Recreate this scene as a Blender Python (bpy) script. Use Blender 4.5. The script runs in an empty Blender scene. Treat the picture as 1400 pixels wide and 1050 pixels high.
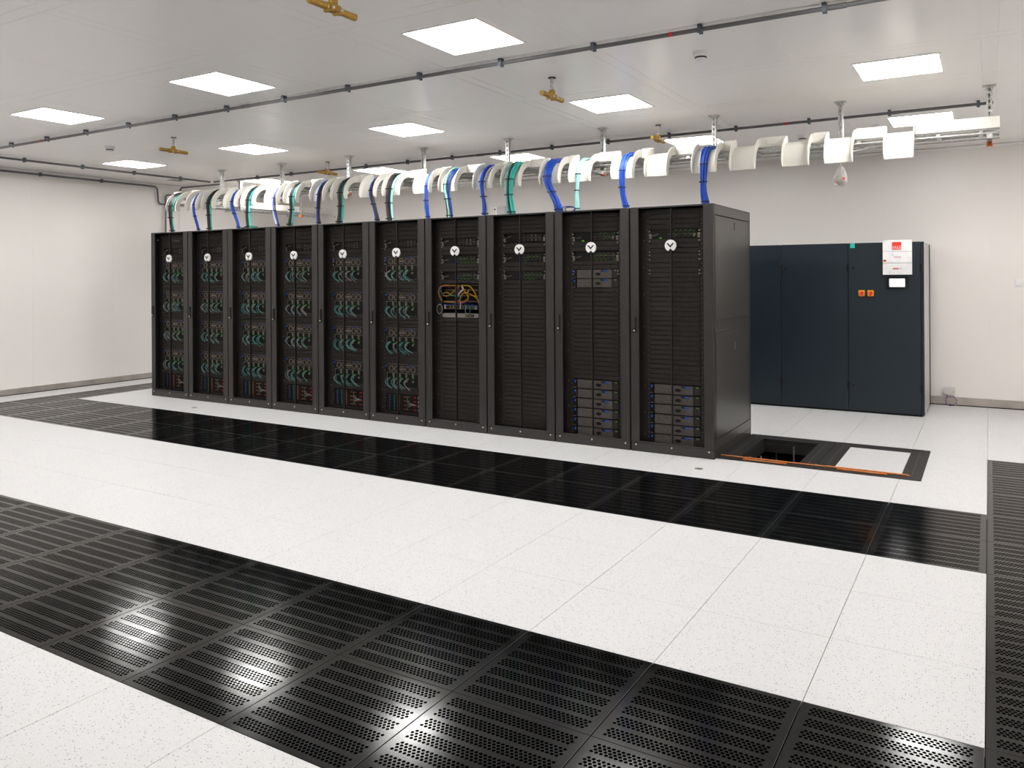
import bpy, bmesh, math, random
from mathutils import Matrix, Vector
random.seed(7)
D = bpy.data
SC = bpy.context.scene
COL = SC.collection
PI = math.pi

# ------------------------------------------------------------------ camera
F_PX, PCX, PYH = 1072.96, 726.9, 377.82
TH, ROLL = 0.5276, -0.006
CAM = Vector((0.0197, -4.8852, 1.618))
cam_d = D.cameras.new('camera')
cam_d.sensor_fit = 'HORIZONTAL'
cam_d.sensor_width = 36.0
cam_d.lens = F_PX / 1400 * 36.0
cam_d.shift_x = (700 - PCX) / 1400
cam_d.shift_y = (PYH - 525) / 1400
cam_d.clip_start = 0.05
cam_d.clip_end = 100
cam = D.objects.new('camera', cam_d)
COL.objects.link(cam)
cam.matrix_world = (Matrix.Translation(CAM) @ Matrix.Rotation(TH, 4, 'Z') @
                    Matrix.Rotation(PI / 2, 4, 'X') @ Matrix.Rotation(ROLL, 4, 'Z'))
SC.camera = cam

# ------------------------------------------------------------------ world, exposure
w = D.worlds.new('world')
SC.world = w
w.use_nodes = True
w.node_tree.nodes['Background'].inputs[0].default_value = (0.8, 0.82, 0.85, 1)
w.node_tree.nodes['Background'].inputs[1].default_value = 0.05
SC.view_settings.view_transform = 'Standard'
SC.view_settings.look = 'None'
SC.view_settings.exposure = 0.0
SC.view_settings.gamma = 1.0
SC.view_settings.use_curve_mapping = False
SC.cycles.diffuse_bounces = 5
SC.cycles.glossy_bounces = 4
SC.cycles.max_bounces = 9
SC.cycles.use_adaptive_sampling = True
SC.cycles.adaptive_threshold = 0.015
LAMP_STRENGTH = 26.5          # emission of the ceiling light panels


def project(p):
    d = Vector(p) - CAM
    r = d.x * math.cos(TH) + d.y * math.sin(TH)
    fw = -d.x * math.sin(TH) + d.y * math.cos(TH)
    if fw < 0.05:
        return None
    return (PCX + F_PX * r / fw, PYH - F_PX * d.z / fw)


# ------------------------------------------------------------------ materials
def mat(name, col, rough=0.5, metal=0.0, spec=0.5, var=0.06, scale=9.0, bump=0.0,
        bscale=200.0, emit=None, estr=0.0, alpha_mix=None, rvar=0.0, coat=0.0):
    m = D.materials.new(name)
    m.use_nodes = True
    nt = m.node_tree
    b = nt.nodes['Principled BSDF']
    out = nt.nodes['Material Output']
    b.inputs['Roughness'].default_value = rough
    b.inputs['Metallic'].default_value = metal
    b.inputs['Specular IOR Level'].default_value = spec
    b.inputs['Coat Weight'].default_value = coat
    tc = nt.nodes.new('ShaderNodeNewGeometry')
    nz = nt.nodes.new('ShaderNodeTexNoise')
    nz.inputs['Scale'].default_value = scale
    nz.inputs['Detail'].default_value = 1
    nt.links.new(tc.outputs['Position'], nz.inputs['Vector'])
    rp = nt.nodes.new('ShaderNodeValToRGB')
    rp.color_ramp.elements[0].position = 0.3
    rp.color_ramp.elements[1].position = 0.7
    rp.color_ramp.elements[0].color = tuple(c * (1 - var) for c in col) + (1,)
    rp.color_ramp.elements[1].color = tuple(min(1, c * (1 + var)) for c in col) + (1,)
    nt.links.new(nz.outputs['Fac'], rp.inputs['Fac'])
    nt.links.new(rp.outputs['Color'], b.inputs['Base Color'])
    if rvar:
        mr = nt.nodes.new('ShaderNodeMapRange')
        mr.inputs['From Min'].default_value = 0.3
        mr.inputs['From Max'].default_value = 0.7
        mr.inputs['To Min'].default_value = rough - rvar
        mr.inputs['To Max'].default_value = rough + rvar
        nt.links.new(nz.outputs['Fac'], mr.inputs['Value'])
        nt.links.new(mr.outputs['Result'], b.inputs['Roughness'])
    if bump:
        n2 = nt.nodes.new('ShaderNodeTexNoise')
        n2.inputs['Scale'].default_value = bscale
        nt.links.new(tc.outputs['Position'], n2.inputs['Vector'])
        bp_ = nt.nodes.new('ShaderNodeBump')
        bp_.inputs['Strength'].default_value = bump
        bp_.inputs['Distance'].default_value = 0.002
        nt.links.new(n2.outputs['Fac'], bp_.inputs['Height'])
        nt.links.new(bp_.outputs['Normal'], b.inputs['Normal'])
    if emit:
        b.inputs['Emission Color'].default_value = emit + (1,)
        b.inputs['Emission Strength'].default_value = estr
        if estr < 1:
            m.cycles.emission_sampling = 'NONE'
    if alpha_mix is not None:
        tr = nt.nodes.new('ShaderNodeBsdfTransparent')
        if alpha_mix == 0:          # see-through sheet: passes the ramp colour's share of the light
            nt.links.new(rp.outputs['Color'], tr.inputs['Color'])
            nt.links.new(tr.outputs[0], out.inputs['Surface'])
            return m
        mx = nt.nodes.new('ShaderNodeMixShader')
        mx.inputs[0].default_value = alpha_mix
        nt.links.new(tr.outputs[0], mx.inputs[1])
        nt.links.new(b.outputs[0], mx.inputs[2])
        nt.links.new(mx.outputs[0], out.inputs['Surface'])
    return m


def tile_material():
    m = D.materials.new('speckled_white_laminate')
    m.use_nodes = True
    nt = m.node_tree
    b = nt.nodes['Principled BSDF']
    g = nt.nodes.new('ShaderNodeNewGeometry')

    def specks(scale, thr, size):
        v = nt.nodes.new('ShaderNodeTexVoronoi')
        v.inputs['Scale'].default_value = scale
        nt.links.new(g.outputs['Position'], v.inputs['Vector'])
        s = nt.nodes.new('ShaderNodeSeparateColor')
        nt.links.new(v.outputs['Color'], s.inputs[0])
        a = nt.nodes.new('ShaderNodeMath')
        a.operation = 'GREATER_THAN'
        a.inputs[1].default_value = thr
        nt.links.new(s.outputs[0], a.inputs[0])
        c = nt.nodes.new('ShaderNodeMath')
        c.operation = 'LESS_THAN'
        c.inputs[1].default_value = size
        nt.links.new(v.outputs['Distance'], c.inputs[0])
        x = nt.nodes.new('ShaderNodeMath')
        x.operation = 'MULTIPLY'
        nt.links.new(a.outputs[0], x.inputs[0])
        nt.links.new(c.outputs[0], x.inputs[1])
        return x
    x1 = specks(95, 0.68, 0.25)
    x2 = specks(210, 0.55, 0.36)
    m1 = nt.nodes.new('ShaderNodeMix')
    m1.data_type = 'RGBA'
    m1.inputs[6].default_value = (0.66, 0.658, 0.66, 1)
    m1.inputs[7].default_value = (0.50, 0.505, 0.52, 1)
    nt.links.new(x2.outputs[0], m1.inputs[0])
    m2 = nt.nodes.new('ShaderNodeMix')
    m2.data_type = 'RGBA'
    m2.inputs[7].default_value = (0.25, 0.25, 0.32, 1)
    nt.links.new(x1.outputs[0], m2.inputs[0])
    nt.links.new(m1.outputs[2], m2.inputs[6])
    nt.links.new(m2.outputs[2], b.inputs['Base Color'])
    b.inputs['Roughness'].default_value = 0.42
    b.inputs['Specular IOR Level'].default_value = 0.4
    return m


M = dict(
    tile=tile_material(),
    perf=mat('black_perforated_steel', (0.006, 0.006, 0.006), 0.13, 0, 0.30, 0.2, 6, rvar=0.03),
    subfloor=mat('shaded_concrete', (0.012, 0.012, 0.013), 0.9, 0, 0.1),  # near-black tone stands in for shade in the underfloor void
    joint=mat('dark_joint', (0.05, 0.048, 0.045), 0.8),
    wall=mat('wall_paint', (0.90, 0.862, 0.828), 0.34, 0, 0.45, 0.006, 1.2),
    seam=mat('wall_joint', (0.91, 0.89, 0.87), 0.5, 0, 0.3),
    ceil=mat('ceiling_paint', (0.95, 0.926, 0.904), 0.28, 0, 0.5, 0.004, 0.8),
    ceilseam=mat('ceiling_joint', (0.93, 0.92, 0.90), 0.5, 0, 0.3),
    steel=mat('brushed_steel', (0.50, 0.46, 0.42), 0.42, 0.85, 0.5, 0.14, 7, rvar=0.08),
    black=mat('matt_black', (0.008, 0.008, 0.008), 0.6, 0, 0.3),
    rack=mat('rack_black_paint', (0.027, 0.0242, 0.0228), 0.40, 0, 0.5, 0.12, 14, rvar=0.03, bump=0.05, bscale=500),
    rackside=mat('rack_paint_with_sheen', (0.042, 0.0375, 0.034), 0.30, 0, 0.6, 0.1, 14, bump=0.04, bscale=500),  # rack paint lightened, the flank's wall reflection put into its colour
    mesh=mat('perforated_door_mesh', (0.79, 0.78, 0.775), 0.55, 0, 0.4, 0.02, 30, alpha_mix=0),
    blank=mat('hazed_blanking_plastic', (0.068, 0.062, 0.059), 0.5, 0, 0.4, 0.1, 20),  # tone raised on dark rack innards to carry the door mesh's haze
    gear=mat('gear_black', (0.020, 0.019, 0.019), 0.5, 0, 0.4),
    gearmetal=mat('gear_grey_metal', (0.42, 0.39, 0.35), 0.4, 0.6),
    bezel=mat('server_bezel', (0.22, 0.207, 0.195), 0.5, 0.3, 0.5, 0.5, 260, bump=0.5, bscale=300),
    hexring=mat('bronze_ring', (0.55, 0.43, 0.34), 0.45, 0.3),
    nut=mat('zinc_nut', (0.75, 0.70, 0.62), 0.35, 0.6),
    silver=mat('silver_face', (0.68, 0.65, 0.64), 0.35, 0.5),
    white=mat('white_plastic', (0.90, 0.89, 0.885), 0.45),
    lightgrey=mat('light_grey_plastic', (0.72, 0.74, 0.75), 0.45),
    crac=mat('blue_black_paint', (0.011, 0.020, 0.029), 0.36, 0, 0.45, 0.05, 3, bump=0.03, bscale=600),
    cracside=mat('pale_grey_side', (0.55, 0.52, 0.49), 0.32, 0, 0.5),  # side panel lighter than the dark front
    cream=mat('cream_abs', (0.72, 0.70, 0.64), 0.38, 0, 0.5, 0.02, 3),
    galv=mat('galvanised_steel', (0.62, 0.62, 0.61), 0.38, 0.75, 0.5, 0.22, 45, rvar=0.1),
    brass=mat('brass', (0.50, 0.30, 0.065), 0.34, 0.75, 0.5, 0.12, 40),
    pipegrey=mat('grey_conduit', (0.14, 0.137, 0.14), 0.45),
    clip=mat('blue_grey_clip', (0.11, 0.135, 0.165), 0.5),
    red=mat('red_plastic', (0.75, 0.03, 0.03), 0.45),
    logored=mat('logo_red', (0.86, 0.045, 0.03), 0.5),
    yellow=mat('yellow_plastic', (0.85, 0.45, 0.01), 0.45),
    orange=mat('orange_cap', (0.80, 0.17, 0.015), 0.45),
    copper=mat('orange_copper', (0.80, 0.30, 0.09), 0.38, 0.35, 0.5, 0.15, 30),
    teal_st=mat('teal_sticker', (0.02, 0.55, 0.44), 0.5),
    green_st=mat('green_board', (0.02, 0.22, 0.14), 0.5),
    blue=mat('blue_cable', (0.004, 0.062, 0.42), 0.42, 0, 0.5),
    teal=mat('teal_cable', (0.05, 0.50, 0.44), 0.42, 0, 0.5),
    aqua=mat('aqua_cable', (0.36, 0.74, 0.70), 0.42, 0, 0.5),
    blk_cable=mat('black_cable', (0.018, 0.017, 0.017), 0.36, 0, 0.5),
    grey_cable=mat('grey_cable', (0.45, 0.44, 0.46), 0.45),
    edge_trim=mat('tile_trim_glint', (0.13, 0.125, 0.12), 0.4, 0.2),  # silver trim with the edge glint put into its tone
    case=mat('box_grey', (0.55, 0.54, 0.54), 0.5),
    char_cable=mat('charcoal_cable', (0.055, 0.050, 0.050), 0.4),
    palegrey=mat('pale_grey_cable', (0.62, 0.66, 0.66), 0.5),
    darkteal=mat('dark_teal_cable', (0.16, 0.58, 0.58), 0.5),
    amber=mat('amber_cable', (0.72, 0.40, 0.03), 0.5),
    magenta=mat('magenta_cable', (0.50, 0.06, 0.25), 0.5),
    purple=mat('purple_cable', (0.16, 0.03, 0.22), 0.45),
    stickerblue=mat('print_blue', (0.22, 0.40, 0.80), 0.5),
    stickerred=mat('print_red', (0.85, 0.25, 0.27), 0.5),
    gold=mat('print_gold', (0.9, 0.55, 0.05), 0.5),
    lamp=mat('lit_diffuser', (0.9, 0.9, 0.9), 0.5, emit=(1.0, 0.982, 0.962), estr=LAMP_STRENGTH),
    screen=mat('lit_screen', (0.9, 0.9, 0.9), 0.3, emit=(0.95, 0.98, 1.0), estr=1.6),
    led_green=mat('led_green', (0.05, 0.3, 0.02), 0.5, emit=(0.18, 1.0, 0.05), estr=0.45),
    led_blue=mat('led_blue', (0.02, 0.08, 0.5), 0.5, emit=(0.03, 0.16, 1.0), estr=0.6),
    led_red=mat('red_block', (0.8, 0.02, 0.05), 0.5),
    blk_teal=mat('teal_block', (0.05, 0.45, 0.42), 0.5),
    blk_blue=mat('blue_block', (0.12, 0.22, 0.62), 0.5),
    blk_orange=mat('orange_block', (0.80, 0.24, 0.07), 0.5),
    blk_olive=mat('olive_block', (0.22, 0.26, 0.08), 0.5),
    bag=mat('clear_plastic_bag', (0.75, 0.70, 0.68), 0.25, 0, 0.6, alpha_mix=0.35),
    brown=mat('brass_fittings', (0.20, 0.16, 0.10), 0.5, 0.4),
)


# ------------------------------------------------------------------ mesh builder
class MB:
    def __init__(s):
        s.v, s.f = [], []

    def add(s, vs, fs):
        o = len(s.v)
        s.v += [tuple(p) for p in vs]
        s.f += [tuple(i + o for i in f) for f in fs]
        return s

    def box(s, x0, x1, y0, y1, z0, z1, c=0.0):
        if c <= 0:
            vs = [(x, y, z) for z in (z0, z1) for y in (y0, y1) for x in (x0, x1)]
            return s.add(vs, [(0, 2, 3, 1), (4, 5, 7, 6), (0, 1, 5, 4), (2, 6, 7, 3), (0, 4, 6, 2), (1, 3, 7, 5)])
        # chamfered box: 24 verts
        X, Y, Z = (x0, x1), (y0, y1), (z0, z1)
        idx, vs = {}, []
        for i in (0, 1):
            for j in (0, 1):
                for k in (0, 1):
                    ix = X[i] + (c if i == 0 else -c)
                    iy = Y[j] + (c if j == 0 else -c)
                    iz = Z[k] + (c if k == 0 else -c)
                    for a, p in (('x', (X[i], iy, iz)), ('y', (ix, Y[j], iz)), ('z', (ix, iy, Z[k]))):
                        idx[(i, j, k, a)] = len(vs)
                        vs.append(p)
        fs = []
        q = lambda *t: fs.append(tuple(idx[u] for u in t))
        for i in (0, 1):
            o = [(i, 0, 0, 'x'), (i, 1, 0, 'x'), (i, 1, 1, 'x'), (i, 0, 1, 'x')]
            q(*(o if i else o[::-1]))
            o = [(0, i, 0, 'y'), (0, i, 1, 'y'), (1, i, 1, 'y'), (1, i, 0, 'y')]
            q(*(o if i else o[::-1]))
            o = [(0, 0, i, 'z'), (1, 0, i, 'z'), (1, 1, i, 'z'), (0, 1, i, 'z')]
            q(*(o if i else o[::-1]))
        for i in (0, 1):
            for j in (0, 1):
                q((i, j, 0, 'x'), (i, j, 1, 'x'), (i, j, 1, 'y'), (i, j, 0, 'y'))
                q((i, 0, j, 'x'), (i, 1, j, 'x'), (i, 1, j, 'z'), (i, 0, j, 'z'))
                q((0, i, j, 'y'), (1, i, j, 'y'), (1, i, j, 'z'), (0, i, j, 'z'))
        for i in (0, 1):
            for j in (0, 1):
                for k in (0, 1):
                    q((i, j, k, 'x'), (i, j, k, 'y'), (i, j, k, 'z'))
        return s.add(vs, fs)

    def tube(s, pts, r, n=8, cap=True):
        pts = [Vector(p) for p in pts]
        rs = r if isinstance(r, (list, tuple)) else [r] * len(pts)
        rings = []
        up = None
        for i, p in enumerate(pts):
            a = pts[max(0, i - 1)]
            b = pts[min(len(pts) - 1, i + 1)]
            t = (b - a).normalized()
            if up is None:
                up = Vector((0, 0, 1)) if abs(t.z) < 0.9 else Vector((1, 0, 0))
            u = (up - t * up.dot(t))
            if u.length < 1e-4:
                u = t.orthogonal()
            u.normalize()
            up = u
            vv = t.cross(u)
            rings.append([p + (u * math.cos(2 * PI * k / n) + vv * math.sin(2 * PI * k / n)) * rs[i] for k in range(n)])
        vs = [q for g in rings for q in g]
        fs = []
        for i in range(len(rings) - 1):
            for k in range(n):
                k2 = (k + 1) % n
                fs.append((i * n + k, i * n + k2, (i + 1) * n + k2, (i + 1) * n + k))
        if cap:
            fs.append(tuple(range(n))[::-1])
            fs.append(tuple((len(rings) - 1) * n + k for k in range(n)))
        return s.add(vs, fs)

    def cyl(s, p0, p1, r, n=16):
        return s.tube([p0, p1], r, n)

    def lathe(s, prof, c=(0, 0, 0), n=24, axis='Z'):
        vs, fs = [], []
        for (r, h) in prof:
            for k in range(n):
                a = 2 * PI * k / n
                if axis == 'Z':
                    p = (c[0] + r * math.cos(a), c[1] + r * math.sin(a), c[2] + h)
                else:
                    p = (c[0] + r * math.cos(a), c[1] + h, c[2] + r * math.sin(a))
                vs.append(p)
        for i in range(len(prof) - 1):
            for k in range(n):
                k2 = (k + 1) % n
                fs.append((i * n + k, i * n + k2, (i + 1) * n + k2, (i + 1) * n + k))
        fs.append(tuple(range(n))[::-1])
        fs.append(tuple((len(prof) - 1) * n + k for k in range(n)))
        return s.add(vs, fs)

    def prism(s, poly, y0, y1):        # poly in x,z ; extruded along y
        n = len(poly)
        vs = [(x, y0, z) for x, z in poly] + [(x, y1, z) for x, z in poly]
        fs = [tuple(range(n)), tuple(range(n, 2 * n))[::-1]]
        for k in range(n):
            k2 = (k + 1) % n
            fs.append((k, n + k, n + k2, k2))
        return s.add(vs, fs)

    def strip(s, a, b, y0, y1):        # closed ring between two polygons (x,z), with thickness
        n = len(a)
        vs = [(x, y0, z) for x, z in a] + [(x, y0, z) for x, z in b] + [(x, y1, z) for x, z in a] + [(x, y1, z) for x, z in b]
        fs = []
        for k in range(n):
            j = (k + 1) % n
            fs += [(k, j, n + j, n + k), (k, 2 * n + k, 2 * n + j, j), (n + k, n + j, 3 * n + j, 3 * n + k)]
        return s.add(vs, fs)

    def mesh(s, name, m, smooth=False):
        me = D.meshes.new(name)
        me.from_pydata(s.v, [], s.f)
        bm = bmesh.new()
        bm.from_mesh(me)
        bmesh.ops.recalc_face_normals(bm, faces=bm.faces)
        bm.to_mesh(me)
        bm.free()
        me.materials.append(M[m])
        if smooth:
            for p in me.polygons:
                p.use_smooth = True
            try:
                me.set_sharp_from_angle(angle=math.radians(40))
            except Exception:
                pass
        me.update()
        return me


def put(name, me, parent=None, loc=(0, 0, 0), rot=(0, 0, 0), scale=(1, 1, 1), **props):
    o = D.objects.new(name, me)
    COL.objects.link(o)
    o.parent = parent
    o.location = loc
    o.rotation_euler = rot
    o.scale = scale
    for k, v in props.items():
        o[k] = v
    return o


def obj(name, mb, m, parent=None, smooth=False, loc=(0, 0, 0), **props):
    return put(name, mb.mesh(name, m, smooth), parent, loc, **props)


def thing(name, label, cat, loc=(0, 0, 0), rz=0.0, group=None):
    o = D.objects.new(name, None)
    COL.objects.link(o)
    o.empty_display_size = 0.1
    o.location = loc
    o.rotation_euler = (0, 0, rz)
    o['label'] = label
    o['category'] = cat
    if group:
        o['group'] = group
    return o


CACHE = {}


def cached(key, fn):
    if key not in CACHE:
        CACHE[key] = fn()
    return CACHE[key]


def box_mesh(name, m, x0, x1, y0, y1, z0, z1, c=0.0):
    return cached(('box', name, m, x0, x1, y0, y1, z0, z1, c),
                  lambda: MB().box(x0, x1, y0, y1, z0, z1, c).mesh(name, m))


# ------------------------------------------------------------------ room shell
XL, XR, YF, YB, ZC = -11.78, 3.2, -7.6, 6.06, 3.18

# floor: subfloor + tiles
floor = obj('floor', MB().box(XL - .2, XR + .2, YF - .2, YB + .2, -0.66, -0.6), 'subfloor', kind='structure')


def gx(i):
    return 0.6 * i if i >= -8 else -4.8 + (i + 8) * 0.585


def gy(j):
    return 0.6 * j


OPEN = (-2.068, -0.448, 1.925, 3.125)
RACKS = (-10.02, -2.068, 1.86, 3.08)
G = 0.0021


def white_tile_mesh():
    return MB().box(-.3, .3, -.3, .3, -.034, 0, 0.0012).mesh('floor_tile', 'tile')


def perf_tile_mesh():
    """0.6 m plate with seven bands of four staggered rows of round holes, real openings"""
    px, py, r, n = 0.0182, 0.0148, 0.0071, 29
    band = 4 * py
    gap = (0.6 - 2 * 0.026 - 7 * band) / 6
    s = MB()
    x0, x1 = -.3 + G, .3 - G
    z, zb = 0.0, -0.006
    half = n * px / 2
    xs0 = -half - px / 4

    def quad(xa, xb, ya, yb):
        s.add([(xa, ya, z), (xb, ya, z), (xb, yb, z), (xa, yb, z)], [(0, 1, 2, 3)])
    y = -.3 + G
    for b in range(7):
        yb0 = -.3 + 0.026 + b * (band + gap)
        quad(x0, x1, y, yb0)
        for row in range(4):
            ya = yb0 + row * py
            off = xs0 + (px / 2 if row % 2 else 0)
            quad(x0, off, ya, ya + py)
            quad(off + n * px, x1, ya, ya + py)
            for k in range(n):
                cx, cy = off + (k + .5) * px, ya + py / 2
                hx, hy = px / 2, py / 2
                outer = [(hx, 0), (hx, hy), (0, hy), (-hx, hy), (-hx, 0), (-hx, -hy), (0, -hy), (hx, -hy)]
                ring = [(r * math.cos(a * PI / 4), r * math.sin(a * PI / 4)) for a in range(8)]
                vs = [(cx + u, cy + v, z) for u, v in outer] + [(cx + u, cy + v, z) for u, v in ring] + \
                     [(cx + u, cy + v, zb) for u, v in ring]
                fs = []
                for a in range(8):
                    c = (a + 1) % 8
                    fs += [(a, c, 8 + c, 8 + a), (8 + a, 8 + c, 16 + c, 16 + a)]
                s.add(vs, fs)
        y = yb0 + band
    quad(x0, x1, y, .3 - G)
    # rim
    for (a, b) in (((x0, -.3 + G), (x1, -.3 + G)), ((x1, -.3 + G), (x1, .3 - G)), ((x1, .3 - G), (x0, .3 - G)), ((x0, .3 - G), (x0, -.3 + G))):
        s.add([(a[0], a[1], z), (b[0], b[1], z), (b[0], b[1], -.03), (a[0], a[1], -.03)], [(0, 3, 2, 1)])
    me = D.meshes.new('perforated_tile')
    me.from_pydata(s.v, [], s.f)
    nf = len(s.f)                    # pale trim along two sides, standing in for edges catching light
    e = .0014
    for q in ((x0, x1, .3 - G - e, .3 - G), (x1 - e, x1, -.3 + G, .3 - G)):
        quad2 = [(q[0], q[2], .0004), (q[1], q[2], .0004), (q[1], q[3], .0004), (q[0], q[3], .0004)]
        s.add(quad2, [(0, 1, 2, 3)])
    me.clear_geometry()
    me.from_pydata(s.v, [], s.f)
    me.materials.append(M['perf'])
    me.materials.append(M['edge_trim'])
    for p in me.polygons[nf:]:
        p.material_index = 1
    me.update()
    return me


WT, PT = white_tile_mesh(), perf_tile_mesh()


def is_perf(i, j):
    if i == 0 and -9 <= j <= 4:
        return True
    if j in (0, 1) and -19 <= i <= -1:
        return True
    if j in (-5, -4) and -19 <= i <= -1:
        return True
    if i == -19 and 0 <= j <= 6:
        return True
    return False


def visible(r):
    x0, x1, y0, y1 = r
    for t in range(5):
        for u in range(5):
            p = project((x0 + (x1 - x0) * t / 4, y0 + (y1 - y0) * u / 4, 0))
            if p and -160 < p[0] < 1560 and -60 < p[1] < 1160:
                return True
    return False


def subtract(r, h):
    x0, x1, y0, y1 = r
    a0, a1, b0, b1 = h
    if a0 >= x1 or a1 <= x0 or b0 >= y1 or b1 <= y0:
        return [r]
    out = []
    if y0 < b0:
        out.append((x0, x1, y0, b0))
    if y1 > b1:
        out.append((x0, x1, b1, y1))
    yy0, yy1 = max(y0, b0), min(y1, b1)
    if x0 < a0:
        out.append((x0, a0, yy0, yy1))
    if x1 > a1:
        out.append((a1, x1, yy0, yy1))
    return out


hidden_mb = MB()
n_white = 0
for i in range(-21, 7):
    for j in range(-14, 12):
        r = (max(gx(i), XL), min(gx(i + 1), XR), max(gy(j), YF), min(gy(j + 1), YB - .004))
        if r[1] - r[0] < .02 or r[3] - r[2] < .02:
            continue
        if is_perf(i, j):
            put('perforated_tile', PT, floor, ((r[0] + r[1]) / 2, (r[2] + r[3]) / 2, 0), (0, 0, 0), ((r[1] - r[0]) / .6, (r[3] - r[2]) / .6, 1))
            continue
        for q in subtract(r, OPEN):
            if q[0] >= RACKS[0] and q[1] <= RACKS[1] and q[2] >= RACKS[2] and q[3] <= RACKS[3]:
                continue
            if visible(q):
                n_white += 1
                put('floor_tile', WT, floor, ((q[0] + q[1]) / 2, (q[2] + q[3]) / 2, 0), (0, 0, 0), ((q[1] - q[0] - G) / .6, (q[3] - q[2] - G) / .6, 1))
            else:
                hidden_mb.box(q[0] + G / 2, q[1] - G / 2, q[2] + G / 2, q[3] - G / 2, -.034, 0)
obj('floor_tile', hidden_mb, 'tile', floor, kind='stuff')
print('white tiles', n_white)
# pedestals seen through the open hole
ped = MB().box(-.05, .05, -.05, .05, -.6, -.594).cyl((0, 0, -.6), (0, 0, -.045), .009, 10).mesh('pedestal', 'pipegrey')
for x, y in ((-1.8, 2.4), (-1.8, 3.0), (-1.62, 2.94), (-1.5, 2.98), (-1.2, 2.4), (-1.2, 3.0), (-.6, 2.4), (-.6, 3.0), (-2.4, 2.4), (-2.4, 3.0)):
    put('pedestal', ped, floor, (x, y, 0))
# floor joint bed just under the tiles would hide the holes, so joints simply look into the dark void


def panel_wall(name, length, axis, pos, start, pitch, first, sign, z1=ZC):
    """wall slab with flush panels standing 8 mm proud, seams between them"""
    a0, a1 = start, start + length
    if axis == 'X':       # wall runs along X at y=pos, room at sign side
        wl = obj(name, MB().box(a0, a1, pos + .0022 * (1 if sign < 0 else -1), pos + (.12 if sign < 0 else -.12), -.66, z1 + .05), 'seam', kind='structure')
    else:
        wl = obj(name, MB().box(pos + .0022 * (1 if sign < 0 else -1), pos + (.12 if sign < 0 else -.12), a0, a1, -.66, z1 + .05), 'seam', kind='structure')
    edges = [a0]
    k = first
    while k < a1 - .05:
        if k > a0 + .05:
            edges.append(k)
        k += pitch
    edges.append(a1)
    for u, v in zip(edges[:-1], edges[1:]):
        L = v - u - .0026
        th = .002
        if axis == 'X':
            me = box_mesh('wall_panel', 'wall', -round(L, 4) / 2, round(L, 4) / 2, 0, th, 0, z1, .0006)
            put('wall_panel', me, wl, ((u + v) / 2, pos if sign < 0 else pos - th, 0))
        else:
            me = box_mesh('wall_panel', 'wall', 0, th, -round(L, 4) / 2, round(L, 4) / 2, 0, z1, .0006)
            put('wall_panel', me, wl, (pos - th if sign > 0 else pos, (u + v) / 2, 0))
    return wl


panel_wall('wall_back', XR - XL, 'X', YB, XL, 1.2, 0.022 - 1.2 * 9, -1)
panel_wall('wall_left', YB - YF, 'Y', XL, YF, 1.18, 1.208 - 1.18 * 7, 1)
panel_wall('wall_right', YB - YF, 'Y', XR, YF, 1.2, YF + .6, -1)
panel_wall('wall_front', XR - XL, 'X', YF, XL, 1.2, XL + .6, 1)
# baseboards: stainless strip over a black gap
bb = obj('baseboard_back', MB().box(XL, XR, YB - .014, YB, .012, .105, .002), 'steel', kind='structure')
obj('shadow_gap', MB().box(XL, XR, YB - .008, YB, -.03, .013), 'black', bb)
bb = obj('baseboard_left', MB().box(XL, XL + .014, YF, YB, .012, .09, .002), 'steel', kind='structure')
obj('shadow_gap', MB().box(XL, XL + .008, YF, YB, -.03, .013), 'black', bb)
obj('baseboard_right', MB().box(XR - .014, XR, YF, YB, .0, .1, .002), 'steel', kind='structure')
obj('baseboard_front', MB().box(XL, XR, YF, YF + .014, .0, .1, .002), 'steel', kind='structure')
# ceiling: slab + panels + cover strips
ceiling = obj('ceiling', MB().box(XL - .1, XR + .1, YF - .1, YB + .1, ZC + .0022, ZC + .1), 'ceilseam', kind='structure')
CXP, CYP = 1.185, 1.157
CX0, CY0 = 0.03, -1.25
SW = 0.05
xe = sorted(CX0 + CXP * k for k in range(-11, 4) if XL + .1 < CX0 + CXP * k < XR - .1)
ye = sorted(CY0 + CYP * k for k in range(-6, 8) if YF + .1 < CY0 + CYP * k < YB - .1)
xs = [XL - SW] + xe + [XR + SW]
ys = [YF - SW] + ye + [YB + SW]
g = .0016
for x0, x1 in zip(xs[:-1], xs[1:]):
    for y0, y1 in zip(ys[:-1], ys[1:]):
        a, b = round(x1 - x0 - 2 * SW, 4) / 2, round(y1 - y0 - 2 * SW, 4) / 2
        put('ceiling_panel', box_mesh('ceiling_panel', 'ceil', -a + g, a - g, -b + g, b - g, 0, .002, .0006), ceiling,
            ((x0 + x1) / 2, (y0 + y1) / 2, ZC))
for y in ye:
    put('ceiling_strip', box_mesh('ceiling_strip', 'ceil', XL, XR, -SW + g, SW - g, 0, .002, .0006), ceiling, (0, y, ZC))
for x in xe:
    for y0, y1 in zip(ys[:-1], ys[1:]):
        b = round(y1 - y0 - 2 * SW, 4) / 2
        put('ceiling_strip', box_mesh('ceiling_strip', 'ceil', -SW + g, SW - g, -b + g, b - g, 0, .002, .0006), ceiling,
            (x, (y0 + y1) / 2, ZC))
# cove where walls meet the ceiling
obj('trim_1', MB().box(XL, XR, YB - .03, YB, ZC - .035, ZC, .012), 'ceil', kind='structure')
obj('trim_2', MB().box(XL, XL + .03, YF, YB, ZC - .035, ZC, .012), 'ceil', kind='structure')

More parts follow.
